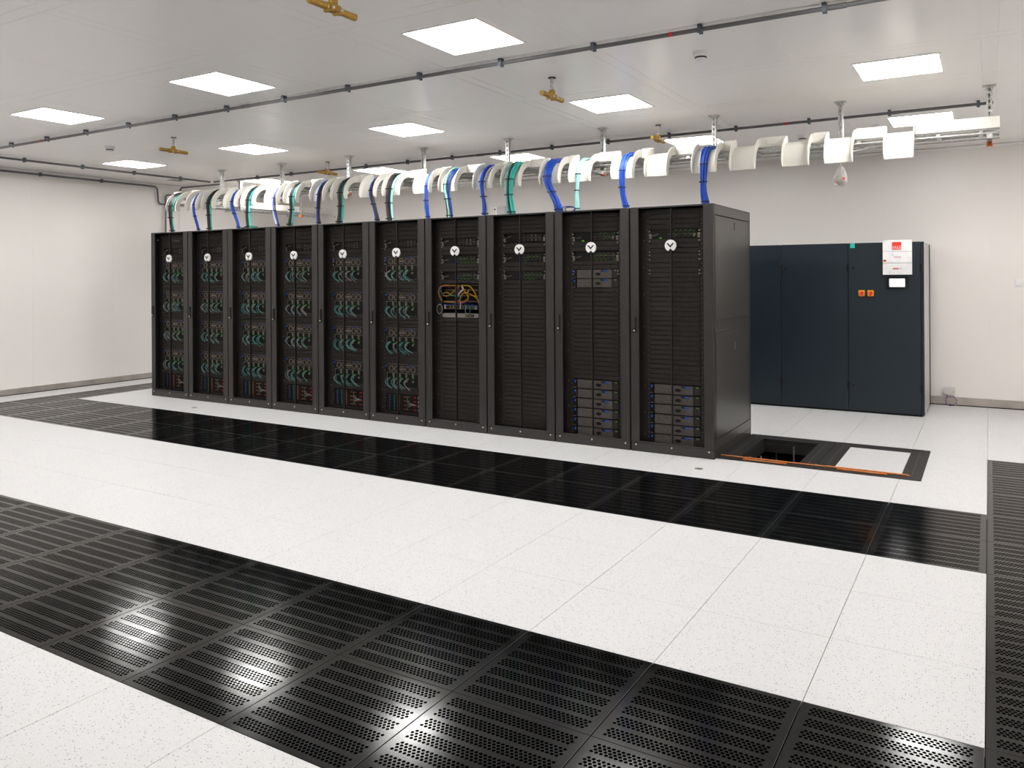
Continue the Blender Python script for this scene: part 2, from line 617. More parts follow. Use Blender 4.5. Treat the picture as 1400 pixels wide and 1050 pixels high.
# ------------------------------------------------------------------ ceiling lights (each lamp carries its own light)
LX = [CX0 + CXP * (.5 + k) for k in (1, -1, -3, -5, -7, -9)]
LY = [CY0 + CYP * (.5 + k) for k in (-2, 0, 2, 4)]
lamp_frame = MB()
for a, b in (((-.298, .298), (-.298, -.281)), ((-.298, .298), (.281, .298)), ((-.298, -.281), (-.281, .281)), ((.281, .298), (-.281, .281))):
    lamp_frame.box(a[0], a[1], b[0], b[1], -.006, 0, .001)
lamp_frame = lamp_frame.mesh('frame', 'ceil')
lamp_diff = MB().box(-.281, .281, -.281, .281, -.003, 0).mesh('diffuser', 'lamp')
where = {(1, 2): 'nearest square ceiling light panel, over the front floor strip', (2, 2): 'square ceiling light panel at upper left, left of the nearest one',
         (3, 2): 'leftmost ceiling light panel in front of the grey ceiling pipe',
         (1, 3): 'square ceiling light panel at upper right, above the tray end', (2, 3): 'square ceiling light panel just right of the hanging brass nozzle in the middle',
         (3, 3): 'square ceiling light panel over the sixth and seventh racks', (4, 3): 'square ceiling light panel over the third and fourth racks',
         (5, 3): 'farthest left ceiling light panel, beyond the leftmost racks',
         (1, 4): 'ceiling light panel half hidden behind the right end of the tray', (2, 4): 'ceiling light panel behind the tray above the rightmost rack',
         (3, 4): 'ceiling light panel behind the tray above the seventh rack', (4, 4): 'ceiling light panel behind the tray above the fifth rack',
         (5, 4): 'ceiling light panel behind the tray above the third rack'}
for ix, x in enumerate(LX):
    for iy, y in enumerate(LY):
        if ix == 0 and iy < 2:
            continue
        lab = where.get((ix, iy + 1), 'square ceiling light panel outside the picture')
        t = thing('ceiling_light', lab, 'ceiling light', (x, y, ZC), 0, 'square ceiling light panels')
        put('frame', lamp_frame, t)
        put('diffuser', lamp_diff, t)

# ------------------------------------------------------------------ server racks
RX0, RDX, RY, RH, RD = -10.019, 0.7958, 1.857, 2.25, 1.23
ORD = ['leftmost rack', 'second rack from left', 'third rack from left', 'fourth rack from left',
       'fifth rack from left', 'fifth rack from right', 'fourth rack from right', 'third rack from right',
       'second rack from right', 'rightmost rack']
U = 0.0445
HW = 0.3905


def rack_meshes():
    r = {}
    r['stile_l'] = MB().box(-HW, -.311, 0, .028, .082, RH, .002).mesh('door_stile', 'rack')
    r['stile_r'] = MB().box(.302, HW, 0, .028, .082, RH, .002).mesh('door_stile', 'rack')
    r['rail_top'] = MB().box(-.311, .302, .002, .026, RH - .014, RH - .001, .001).mesh('door_top_rail', 'rack')
    r['rail_bot'] = MB().box(-.311, .302, .002, .026, .082, .096, .001).mesh('door_bottom_rail', 'rack')
    r['mesh_l'] = MB().box(-.311, -.0005, .010, .0115, .096, RH - .014).mesh('door_mesh', 'mesh')
    r['mesh_r'] = MB().box(.0005, .302, .010, .0115, .096, RH - .014).mesh('door_mesh', 'mesh')
    r['stiff'] = MB().box(-.007, .005, .014, .034, .096, RH - .014, .001).mesh('door_stiffener', 'rack')
    r['edge'] = MB().box(-.002, .0015, .007, .012, .096, RH - .014).mesh('door_seam', 'rackside')
    r['plinth'] = MB().box(-HW, HW, 0.0, RD, 0.0, .078, .002).mesh('plinth', 'rack')
    sd = MB().box(-HW, -HW + .012, .034, RD, .165, 2.150, .002)
    r['side_l'] = sd.mesh('side_panel', 'rackside')
    r['roof'] = MB().box(-HW, HW, .03, RD, RH - .01, RH, .002).mesh('roof', 'rackside')
    r['rear'] = MB().box(-HW, HW, RD - .02, RD, .078, RH - .012, .002).mesh('rear_door', 'rack')
    fr = MB()
    for sx in (-1, 1):
        for y in (.04, RD - .06):
            xa, xb = sorted((sx * HW, sx * (HW - .035)))
            fr.box(xa, xb, y, y + .035, .08, RH - .011)
        xa, xb = sorted((sx * HW, sx * (HW - .018)))
        fr.box(xa, xb, .034, RD, 2.158, RH - .011)
        fr.box(xa, xb, .034, RD, .079, .162)
    r['frame'] = fr.mesh('frame', 'rackside')
    r['rail'] = MB().box(-.016, .016, .098, .11, .09, 2.225).mesh('mounting_rail', 'blank')
    ho = MB()
    for k in range(46):
        z = .12 + k * U
        ho.box(-.0035, .0035, .0955, .098, z, z + .006)
    r['holes'] = ho.mesh('rail_holes', 'gearmetal')
    nt_ = MB()
    for k in (0, 4, 9, 15, 20, 26, 31, 36, 41):
        z = .14 + k * .05
        nt_.box(-.003, .003, .0925, .0985, z, z + .007)
    r['nuts'] = nt_.mesh('baffle_screws', 'nut')
    nb = MB()
    for z in (1.99, 2.02, 1.93, 1.80, 1.83, 1.76, 1.63, 1.66):
        nb.box(-.006, .006, .089, .0985, z, z + .011)
    r['cage'] = nb.mesh('cage_nuts', 'nut')
    r['baffle'] = MB().box(-.0575, .0575, .112, .116, .085, 2.235).mesh('air_baffle', 'blank')
    r['handle'] = MB().box(-.013, .013, -.012, .0, 1.095, 1.245, .003).mesh('handle', 'black')
    r['hgrip'] = MB().box(-.010, .010, -.022, -.012, 1.135, 1.240, .003).mesh('grip', 'rack')
    r['lock'] = MB().lathe([(.006, -.020), (.008, -.018), (.008, -.011)], (0, 0, 1.112), 12, 'Y').mesh('lock', 'nut', True)
    # badge: disc with a notch cut from below
    R_ = .053
    poly = []
    for k in range(0, 41):
        a = math.radians(-90 + 25 + (310) * k / 40)
        poly.append((R_ * math.cos(a), R_ * math.sin(a)))
    poly.append((0.0, -.024))
    b = MB()
    n = len(poly)
    vs = [(x, -.006, z) for x, z in poly] + [(x, .010, z) for x, z in poly] + [(0, -.006, .0)]
    fs = [(k, (k + 1) % n, 2 * n) for k in range(n)] + [(k, n + k, n + (k + 1) % n, (k + 1) % n) for k in range(n)]
    b.add(vs, fs)
    r['badge'] = b.mesh('badge', 'white')
    v = MB()
    vp = [(-.036, .022), (-.020, .022), (0, .000), (.020, .022), (.036, .022), (0.0, -.018)]
    v.add([(x, -.0085, z) for x, z in vp] + [(x, -.005, z) for x, z in vp],
          [(0, 1, 2, 5), (5, 2, 3, 4), (0, 5, 11, 6), (5, 4, 10, 11), (0, 6, 7, 1), (1, 7, 8, 2), (2, 8, 9, 3), (3, 9, 10, 4)])
    r['vee'] = v.mesh('emblem', 'black')
    r['screw'] = MB().lathe([(.0045, -.005), (.0075, -.003), (.0075, 0)], (0, 0, .062), 10, 'Y').mesh('screw', 'nut', True)
    bl = MB().box(-.2405, .2405, .092, .098, .0016, U - .0016, .0022)
    bl.box(-.205, .205, .0895, .092, .011, U - .012, .001)
    r['blank'] = bl.mesh('blanking_panel', 'blank')
    r['seamline'] = MB().box(-.012, .012, 0, .001, 0, .001).mesh('x', 'black')
    return r


RM = rack_meshes()


def make_rack(k, occupied):
    t = thing('server_rack', 'tall black server rack with perforated door, the ' + ORD[k] + ' in the row', 'server rack',
              (RX0 + RDX * (k + .5), RY, 0), 0, 'black server racks in a row')
    for nm, key in (('frame', 'frame'), ('plinth', 'plinth'), ('roof', 'roof'), ('rear_door', 'rear'), ('side_panel', 'side_l')):
        put(nm, RM[key], t)
    if k < 9:
        put('side_panel', RM['side_l'], t, (2 * HW - .012, 0, 0))
    else:                     # the outer flank: two panels with a dark band between and recessed latches
        f = put('side_panel', cached('flank_up', lambda: MB().box(HW - .012, HW, .048, RD - .03, 1.217, 2.150, .002).mesh('side_panel', 'rackside')), t)
        put('latch', cached('latch', lambda: MB().box(HW - .004, HW + .001, .66, .682, 2.045, 2.115).mesh('latch', 'black')), f)
        put('belt', cached('belt', lambda: MB().box(HW - .02, HW - .004, .05, RD - .032, 1.106, 1.215).mesh('belt', 'rack')), t)
        f = put('side_panel', cached('flank_lo', lambda: MB().box(HW - .012, HW, .048, RD - .03, .168, 1.104, .002).mesh('side_panel', 'rackside')), t)
        put('latch', cached('latch2', lambda: MB().box(HW - .004, HW + .001, .668, .674, .92, .985).mesh('latch', 'galv')), f)
    dl = put('door_mesh', RM['mesh_l'], t)
    dr = put('door_mesh', RM['mesh_r'], t)
    put('door_stiffener', RM['stiff'], dl)
    put('door_seam', RM['edge'], dr)
    put('door_stile', RM['stile_l'], t)
    put('door_stile', RM['stile_r'], t)
    put('door_top_rail', RM['rail_top'], t)
    put('door_bottom_rail', RM['rail_bot'], t)
    h = put('handle', RM['handle'], t, (-.352, 0, 0))
    put('grip', RM['hgrip'], h)
    put('lock', RM['lock'], h)
    b = put('badge', RM['badge'], t, (0, 0, 1.888), label='round white badge with black V')
    put('emblem', RM['vee'], b)
    for x in (-.345, 0.0, .345):
        put('screw', RM['screw'], t, (x, 0, 0))
    for sx in (-1, 1):
        rl = put('mounting_rail', RM['rail'], t, (sx * .257, 0, 0))
        put('rail_holes', RM['holes'], rl, kind='stuff')
        if k > 3:
            put('cage_nuts', RM['cage'], rl, (-sx * .02, 0, 0), kind='stuff')
        bf = put('air_baffle', RM['baffle'], t, (sx * .331, 0, 0))
        if sx < 0:
            put('baffle_screws', RM['nuts'], bf, (.03, .016, 0), kind='stuff')
    # blanking panels in every free unit
    cuts = [(2.230, 2.3)] + sorted(occupied, reverse=True) + [(0, .085)]
    for (lo, _), (_, hi) in zip(cuts[:-1], cuts[1:]):
        n = int(round((lo - hi) / U))
        for q in range(n):
            h = (lo - hi) / n
            put('blanking_panel', RM['blank'], t, (0, 0, hi + q * h), (0, 0, 0), (1, 1, h / U))
    return t


# equipment ------------------------------------------------------------
def hexagon(cx, cz, r):
    return [(cx + r * math.cos(math.radians(60 * k)), cz + r * math.sin(math.radians(60 * k))) for k in range(6)]


EQ = {}
EQ['ch_body'] = MB().box(-.225, .225, 0, .55, 0, .267, .002).box(-.241, .241, 0.002, .008, 0, .267, .001).mesh('chassis', 'gear')
EQ['ch_top'] = MB().box(-.212, .212, -.006, 0, .172, .260, .002).mesh('fan_cover', 'blank')
EQ['ch_ring'] = MB().strip(hexagon(0, 0, .036), hexagon(0, 0, .030), -.010, -.006).mesh('hexagon_ring', 'hexring')
EQ['ch_link'] = MB().box(-.010, .010, -.009, -.006, -.002, .002).mesh('grille_link', 'hexring')
EQ['ch_logo'] = MB().box(-.020, .020, -.012, -.006, -.006, .006, .002).mesh('name_plate', 'silver')
EQ['ch_led'] = MB().box(-.016, .016, -.009, -.006, -.004, .004).mesh('status_light', 'led_blue')
EQ['ch_ledl'] = MB().box(-.005, .005, -.003, .002, -.010, .010).mesh('status_light', 'led_blue')
EQ['ch_ledg'] = MB().box(-.004, .004, -.003, .002, -.004, .004).mesh('power_light', 'led_green')
fr = MB()
for x0, x1, z0, z1 in ((-.225, -.221, .02, .172), (.221, .225, .02, .26), (-.22, .22, .164, .168), (-.22, .22, .006, .009), (-.225, .225, .262, .266)):
    fr.box(x0, x1, -.004, 0, z0, z1)
EQ['ch_frame'] = fr.mesh('front_trim', 'gearmetal')
EQ['ch_nodeA'] = MB().box(-.011, .011, -.012, 0, -.022, .022, .002).mesh('node_lever', 'gearmetal')
EQ['ch_nodeB'] = MB().box(-.011, .011, -.010, 0, -.012, .012, .002).mesh('node_port', 'gearmetal')
EQ['ch_tiny'] = MB().box(-.0035, .0035, -.014, 0, -.0035, .0035).mesh('node_light', 'led_green')
for v in range(5):
    rr = random.Random(40 + v)
    sw = rr.uniform(-.045, -.018)
    dr = rr.uniform(.11, .135)
    en = rr.uniform(.035, .075)
    pts = []
    for q in range(9):
        s = q / 8
        pts.append((sw * math.sin(s ** .8 * PI) + s ** 2.2 * en, -.008 - .045 * math.sin(min(1, s * 1.4) * PI / 2) * (1 - .25 * s), -dr * s))
    EQ['ch_cab%d' % v] = MB().tube(pts, .0025, 5).mesh('patch_cable', 'darkteal' if v not in (1, 3) else 'palegrey', True)


def make_chassis(k, idx, z):
    names = ['top', 'second', 'third', 'bottom']
    t = thing('blade_chassis', names[idx] + ' blade chassis with hexagon grille and teal cables in the ' + ORD[k], 'server chassis',
              (RX0 + RDX * (k + .5), RY + .1, z), 0, 'blade chassis in the left racks')
    put('chassis', EQ['ch_body'], t)
    put('front_trim', EQ['ch_frame'], t)
    f = put('fan_cover', EQ['ch_top'], t)
    for q in range(5):
        put('hexagon_ring', EQ['ch_ring'], f, (-.156 + .078 * q, 0, .214))
    for q in range(4):
        put('grille_link', EQ['ch_link'], f, (-.117 + .078 * q, 0, .214))
    put('name_plate', EQ['ch_logo'], t, (0, 0, .214), label='small silver name plate')
    put('status_light', EQ['ch_led'], t, (.125, 0, .254))
    put('status_light', EQ['ch_ledl'], t, (-.232, 0, .243))
    put('power_light', EQ['ch_ledg'], t, (.222, 0, .257))
    rr = random.Random(k * 17 + idx)
    for q in range(4):
        x = -.125 + .092 * q
        lv = put('node_lever', EQ['ch_nodeA'], t, (x, 0, .146))
        put('node_light', EQ['ch_tiny'], lv, (.004, 0, -.028))
        pt_ = put('node_port', EQ['ch_nodeB'], t, (x, 0, .080))
        if rr.random() < .6:
            put('node_light', EQ['ch_tiny'], pt_, (.016, 0, .016))
    for q in range(4):
        for c in range(3 + (rr.random() < .5)):
            x = -.175 + .092 * q + rr.uniform(-.02, .026)
            put('patch_cable', EQ['ch_cab%d' % rr.randrange(5)], t, (x, 0, .112 + rr.uniform(-.006, .006)), (0, 0, 0),
                (rr.uniform(.85, 1.2), 1, rr.uniform(.88, 1.05)))
    return t


EQ['pp_body'] = MB().box(-.241, .241, 0, .2, 0, .195, .002).mesh('panel_body', 'gear')
for nm, m in (('blue', 'blk_blue'), ('teal', 'blk_teal'), ('orange', 'blk_orange')):
    EQ['pp_' + nm] = MB().box(-.006, .006, -.010, 0, -.0072, .0072, .001).mesh('fuse_block', m)
EQ['pp_br'] = MB().box(-.030, .030, -.010, 0, -.004, .004, .001).mesh('breaker_strip', 'blk_olive')
EQ['pp_br2'] = MB().box(-.012, .012, -.012, 0, -.0035, .0035, .001).mesh('breaker_tip', 'blk_orange')
EQ['pp_red'] = MB().box(-.015, .015, -.010, 0, -.008, .008, .002).mesh('red_switch', 'led_red')
EQ['pp_wh'] = MB().box(-.003, .003, -.008, 0, -.013, .013).mesh('white_tag', 'white')
for v in range(4):
    pts = [(.205, -.012, .085), (.17, -.03, .085 + .004 * v), (.13, -.04, .09 + (v - 1.5) * .012), (.09, -.03, .095 + (v - 1.5) * .03), (.07, -.008, .097 + (v - 1.5) * .046)]
    EQ['pp_c%d' % v] = MB().tube(pts, .003, 5).mesh('white_cable', 'grey_cable', True)


def make_power(k):
    t = thing('power_panel', 'power distribution panel with blue, teal and orange fuse columns in the ' + ORD[k], 'power panel',
              (RX0 + RDX * (k + .5), RY + .1, .118), 0, 'power panels at the foot of the left racks')
    put('panel_body', EQ['pp_body'], t)
    for nm, x in (('blue', -.185), ('teal', -.115), ('orange', -.045)):
        for q in range(7):
            put('fuse_block', EQ['pp_' + nm], t, (x, 0, .022 + q * .025))
    for q in range(4):
        z = .028 + q * .046
        b = put('breaker_strip', EQ['pp_br'], t, (.075, 0, z))
        put('breaker_tip', EQ['pp_br2'], b, (-.042, 0, 0))
        put('red_switch', EQ['pp_red'], t, (.178, 0, z))
        put('white_tag', EQ['pp_wh'], t, (.222, 0, z))
        put('white_cable', EQ['pp_c%d' % q], t)
    return t


EQ['sw_body'] = MB().box(-.22, .22, 0, .45, 0, .086, .002).mesh('switch_body', 'gear')
EQ['sw_ear'] = MB().box(-.012, .012, -.004, .004, .004, .082, .001).mesh('bracket', 'gearmetal')
EQ['sw_port'] = MB().box(-.017, .017, -.005, 0, -.014, .014, .002).mesh('port', 'blank')
EQ['sw_portlit'] = MB().box(-.0045, .0045, -.010, 0, -.011, .011, .001).mesh('plug', 'gearmetal')
EQ['sw_led'] = MB().box(-.004, .004, -.008, 0, -.003, .003).mesh('port_light', 'led_green')
EQ['sw_blue'] = MB().box(-.005, .005, -.007, 0, -.007, .007).mesh('status_light', 'led_blue')
EQ['sw_bar'] = MB().box(-.13, .13, -.004, 0, -.0012, .0012).mesh('divider', 'gearmetal')
EQ['sw_lev'] = MB().tube([(0, -.004, 0), (.03, -.02, .004), (.055, -.006, .014)], .003, 5).mesh('pull_lever', 'silver', True)


def make_switch(k, idx, total, z, style):
    nm = {1: ['only'], 2: ['upper', 'lower'], 3: ['top', 'middle', 'bottom']}[total][idx]
    t = thing('network_switch', ('dark network switch' if total == 1 else nm + ' dark network switch') + ' in the upper part of the ' + ORD[k], 'network switch',
              (RX0 + RDX * (k + .5), RY + .1, z), 0, 'network switches in the racks')
    b = put('switch_body', EQ['sw_body'], t)
    for sx in (-1, 1):
        put('bracket', EQ['sw_ear'], t, (sx * .231, 0, 0), (0, 0, 0), (.55 if k < 5 else 1, 1, .6))
    put('divider', EQ['sw_bar'], t, (.07, 0, .043))
    if style:
        put('status_light', EQ['sw_blue'], t, (-.035, 0, .018 if style != 2 else .03))
    put('pull_lever', EQ['sw_lev'], t, (-.205, 0, .03 if style else .05))
    rr = random.Random(k * 5 + idx)
    for r_ in range(2):
        for q in range(5):
            p = put('port', EQ['sw_port'], t, (.0 + .046 * q, 0, .022 + .042 * r_))
            if style == 1 and rr.random() < .7:
                put('port_light', EQ['sw_led'], p, (0.018, 0, -.013))
            if style == 0 and q in (2, 3):
                put('plug', EQ['sw_portlit'], p, (0.0, 0, 0))
            if style == 2 and rr.random() < .45:
                put('port_light', EQ['sw_led'], p, (.018, 0, .010))
    if style == 2:
        put('plug', EQ['sw_portlit'], t, (.19, 0, .03), (0, .3, 0), (2, 1, 1.3))
        put('port_light', EQ['sw_led'], t, (-.13, 0, .006), (0, 0, 0), (2.6, 1, 2))
    return t


EQ['sv_body'] = MB().box(-.22, .22, 0.004, .6, .002, .0865, .002).mesh('server_body', 'gear')
EQ['sv_bez'] = MB().box(-.196, .175, -.012, .004, .003, .0855, .003).mesh('bezel', 'bezel')
EQ['sv_logo'] = MB().lathe([(.026, -.016), (.028, -.014), (.028, -.011)], (0, 0, 0), 20, 'Y').mesh('logo_oval', 'gear', True)
EQ['sv_earl'] = MB().box(-.240, -.200, -.010, .004, .003, .0855, .003).mesh('ear', 'gear')
EQ['sv_earr'] = MB().box(.179, .240, -.010, .004, .003, .0855, .003).mesh('ear', 'blank')
EQ['sv_blue'] = MB().box(-.0045, .0045, -.013, -.010, -.012, .012).mesh('status_light', 'led_blue')
EQ['sv_tag'] = MB().box(-.020, .020, -.016, -.012, -.0045, .0045).mesh('blue_tag', 'led_blue')
EQ['sv_slot'] = MB().box(-.045, .030, -.0135, -.012, -.008, .008).mesh('slot', 'gear')
EQ['sv_green'] = MB().box(-.004, .004, -.013, -.010, -.005, .005).mesh('power_light', 'led_green')
EQ['sv_screw'] = MB().box(-.012, .012, -.013, -.010, -.002, .002).mesh('release_tab', 'silver')


def make_server(k, label, z):
    t = thing('rack_server', label, 'server', (RX0 + RDX * (k + .5), RY + .1, z), 0, 'two-unit servers in the two rightmost racks')
    put('server_body', EQ['sv_body'], t)
    b = put('bezel', EQ['sv_bez'], t)
    put('logo_oval', EQ['sv_logo'], b, (.03, 0, .042), (0, 0, 0), (1, 1, .55))
    put('slot', EQ['sv_slot'], b, (.105, 0, .074))
    put('blue_tag', EQ['sv_tag'], b, (.116, 0, .074))
    e = put('ear', EQ['sv_earl'], t)
    put('status_light', EQ['sv_blue'], e, (-.222, 0, .066))
    put('release_tab', EQ['sv_screw'], e, (-.224, 0, .006))
    e = put('ear', EQ['sv_earr'], t)
    put('power_light', EQ['sv_green'], e, (.212, 0, .074))
    put('release_tab', EQ['sv_screw'], e, (.212, 0, .080))
    return t


CH_Z = [1.581, 1.178, .781, .377]
for k in range(6):
    make_rack(k, [(1.945, 2.034)] + [(z - .001, z + .268) for z in CH_Z] + [(.116, .315)])
    make_switch(k, 0, 1, 1.947, 0)
    for idx, z in enumerate(CH_Z):
        make_chassis(k, idx, z)
    make_power(k)
# rack 7: switches, patch shelf, silver units
make_rack(6, [(1.941, 2.029), (1.760, 1.848), (1.585, 1.673), (1.175, 1.545)])
for idx, z in enumerate((1.942, 1.761, 1.586)):
    make_switch(6, idx, 3, z, 0 if idx == 0 else 1)
make_rack(7, [(1.96, 2.055), (1.766, 1.856), (1.583, 1.671)])
for idx, z in enumerate((1.965, 1.768, 1.584)):
    make_switch(7, idx, 3, z, 0 if idx == 0 else 1)
make_rack(8, [(1.952, 2.040), (1.767, 1.855), (1.503, 1.683), (.064, .621)])
for idx, z in enumerate((1.953, 1.768)):
    make_switch(8, idx, 2, z, 2 if idx == 0 else 1)
make_rack(9, [(1.955, 2.043), (.068, .625)])
make_switch(9, 0, 1, 1.956, 2)
SVN = ['lowest', 'second lowest', 'third lowest', 'third highest', 'second highest', 'highest']
for q in range(6):
    make_server(8, 'grey server, %s of six at the foot of the second rack from right' % SVN[q], .066 + .0922 * q)
    make_server(9, 'grey server, %s of six at the foot of the rightmost rack' % SVN[q], .070 + .0922 * q)
for q in range(2):
    make_server(8, 'grey server, %s of two in the upper half of the second rack from right' % ['lower', 'upper'][q], 1.504 + .0895 * q)

# patch shelf of rack 7
k = 6
t = thing('patch_panel', 'patch panel tangled with yellow, magenta and teal cables in the fourth rack from right', 'patch panel',
          (RX0 + RDX * 6.5, RY + .1, 1.335))
obj('panel_body', MB().box(-.22, .22, .03, .3, 0, .2, .002), 'gear', t)
for z in (.018, .078, .138, .19):
    obj('shelf_lip', MB().box(-.225, .225, -.004, .03, z, z + .005, .001), 'gearmetal', t)
rr = random.Random(3)


def loose(pts, r, m, parent, nm='cable'):
    P = []
    pts = [Vector(p) for p in pts]
    for i in range(len(pts) - 1):
        p0, p1, p2, p3 = pts[max(0, i - 1)], pts[i], pts[i + 1], pts[min(len(pts) - 1, i + 2)]
        for s in range(5):
            u = s / 5
            P.append(0.5 * ((2 * p1) + (p2 - p0) * u + (2 * p0 - 5 * p1 + 4 * p2 - p3) * u * u + (3 * p1 - p0 - 3 * p2 + p3) * u ** 3))
    P.append(pts[-1])
    return obj(nm, MB().tube(P, r, 6), m, parent, True)


loose([(-.24, 0, .02), (-.265, -.02, .08), (-.262, -.03, .15), (-.21, -.02, .192), (-.1, -.02, .19), (-.005, -.02, .186)], .006, 'amber', t)
loose([(-.245, 0, .05), (-.272, -.03, .10), (-.255, -.03, .17), (-.2, -.02, .182), (-.12, -.02, .176)], .004, 'magenta', t)
loose([(-.24, 0, .10), (-.25, -.02, .15), (-.235, -.02, .18)], .004, 'teal', t)
loose([(-.22, -.01, .10), (-.18, -.03, .115), (-.13, -.03, .11), (-.11, -.035, .095), (-.04, -.04, .145), (.005, -.02, .185)], .006, 'amber', t)
loose([(-.11, -.035, .095), (-.05, -.035, .08), (0, -.03, .072), (.05, -.03, .1)], .005, 'teal', t)
loose([(-.22, -.01, .085), (-.17, -.03, .075), (-.13, -.03, .085)], .005, 'amber', t)
loose([(-.21, -.01, .015), (-.1, -.02, .012), (-.02, -.03, .008), (.02, -.04, .04), (.05, -.04, .10), (.1, -.03, .108), (.16, -.02, .09), (.22, -.02, .06), (.255, -.01, .0)], .007, 'amber', t)
loose([(.03, -.01, .19), (.1, -.03, .19), (.15, -.03, .175), (.2, -.03, .12), (.24, -.02, .03), (.255, -.01, -.02)], .008, 'amber', t)
loose([(.07, -.01, .15), (.085, -.04, .118), (.12, -.04, .12), (.125, -.02, .15)], .007, 'amber', t)
loose([(.0, -.03, .165), (-.012, -.04, .11), (-.02, -.04, .06), (.01, -.04, .0), (.08, -.04, .012), (.13, -.03, .04)], .005, 'magenta', t)
loose([(.04, -.03, .185), (.06, -.04, .145), (.02, -.045, .115), (.0, -.04, .085)], .009, 'white', t)
loose([(.02, -.03, -.005), (.03, -.04, .02), (.025, -.04, -.06)], .006, 'white', t)
loose([(.1, -.03, .1), (.13, -.04, .065), (.1, -.04, .035), (.04, -.04, .01)], .006, 'amber', t)
loose([(-.22, -.01, -.01), (-.1, -.02, -.012), (.05, -.02, .002), (.2, -.02, -.02), (.25, -.01, -.03)], .005, 'blue', t)
loose([(.19, -.02, .07), (.23, -.02, .06), (.26, -.02, -.01)], .004, 'teal', t)
t = thing('shelf_switch', 'thin grey switch with brass-coloured ports below the cable tangle', 'network switch', (RX0 + RDX * 6.5, RY + .1, 1.272))
obj('switch_body', MB().box(-.225, .225, 0, .3, 0, .046, .002), 'gear', t)
for z in (.004, .036):
    obj('edge_trim', MB().box(-.22, .22, -.005, 0, z, z + .005), 'gearmetal', t)
for q in range(8):
    obj('port', MB().box(-.008, .008, -.006, 0, .014, .03, .001), 'amber' if q < 3 else 'gearmetal', t, loc=(-.13 + q * .042, 0, 0))
for sx in (-1, 1):
    obj('bracket', MB().box(-.012, .012, -.008, .002, 0, .046, .002), 'silver', t, loc=(sx * .2, 0, 0))
t = thing('silver_switch', 'silver-fronted appliance with a loop of white cable in the fourth rack from right', 'appliance', (RX0 + RDX * 6.5, RY + .1, 1.182))
obj('body', MB().box(-.21, .21, .004, .35, 0, .048, .002), 'gear', t)
obj('face', MB().box(-.235, .235, -.008, .004, 0, .048, .012), 'silver', t)
obj('port_group', MB().box(-.05, .06, -.011, -.008, .010, .036, .002), 'gear', t, loc=(.12, 0, 0))
for q in range(4):
    obj('socket', MB().box(-.006, .006, -.014, -.011, -.006, .006, .001), 'stickerblue' if q % 2 else 'gold', t, loc=(.09 + q * .022, 0, .022))
pts = [(-.255 + .037 * math.cos(a * PI / 8), -.03, .09 + .05 * math.sin(a * PI / 8)) for a in range(17)]
obj('cable', MB().tube(pts, .0035, 6), 'white', t, True)
loose([(.07, -.01, .14), (.085, -.03, .1), (.085, -.03, .06), (.1, -.01, .03)], .003, 'white', t)
loose([(.16, -.01, .12), (.1, -.03, .115), (.085, -.03, .09)], .003, 'teal', t)
loose([(.14, -.01, .12), (.14, -.03, .06), (.15, -.01, .03)], .003, 'teal', t)

# ------------------------------------------------------------------ cooling unit
CXR, CYF, CH = -0.618, 4.985, 1.985
t = thing('cooling_unit', 'wide dark blue-grey cooling unit with white control box against the back wall', 'cooling unit', (CXR, CYF, 0))
obj('body', MB().box(-2.42, -.008, .03, 1.02, .02, CH - .002, .003), 'crac', t)
obj('plinth', MB().box(-2.40, -.02, .03, 1.0, 0, .022), 'black', t)
obj('side_panel', MB().box(-.008, .0, .055, .955, .02, CH - .004, .002), 'cracside', t)
obj('rear_edge', MB().box(-.004, .008, .957, .985, .0, CH - .004, .001), 'black', t)
obj('corner_post', MB().box(-.022, .004, .0, .055, .02, CH, .003), 'crac', t)
dx = [-.026, -.798, -1.572, -2.35]
for q in range(3):
    d = obj('door', MB().box(dx[q + 1] + .004, dx[q] - .002, 0.0, .028, .022, CH, .003), 'crac', t)
    for z in (.315, 1.69):
        obj('hinge', MB().box(dx[q] - .012, dx[q] + .010, -.016, .002, z - .045, z + .045, .003), 'black', d)
        obj('lock', MB().lathe([(.011, -.014), (.013, -.012), (.013, 0)], (dx[q + 1] + .055, 0, z), 14, 'Y'), 'black', d, True)
# control box with three ribs
bx0, bx1 = -.415, -.111
cb = obj('control_box', MB().box(bx0 + .004, bx1 - .004, -.05, .0, 1.614, 2.004, .003), 'lightgrey', t, label='white control box hung on the door')
for z0, z1 in ((1.877, 2.006), (1.745, 1.873), (1.612, 1.741)):
    obj('cover', MB().box(bx0, bx1, -.062, -.048, z0, z1, .003), 'white', cb)


def text_mesh(txt, size, m, depth=.0015, bold=0.0):
    cu = D.curves.new('txt', 'FONT')
    cu.body = txt
    cu.size = size
    cu.extrude = depth
    cu.offset = bold
    cu.align_x = 'CENTER'
    cu.align_y = 'CENTER'
    o = D.objects.new('txt', cu)
    COL.objects.link(o)
    dg = bpy.context.evaluated_depsgraph_get()
    me = D.meshes.new_from_object(o.evaluated_get(dg))
    D.objects.remove(o)
    me.materials.clear()
    me.materials.append(M[m])
    return me


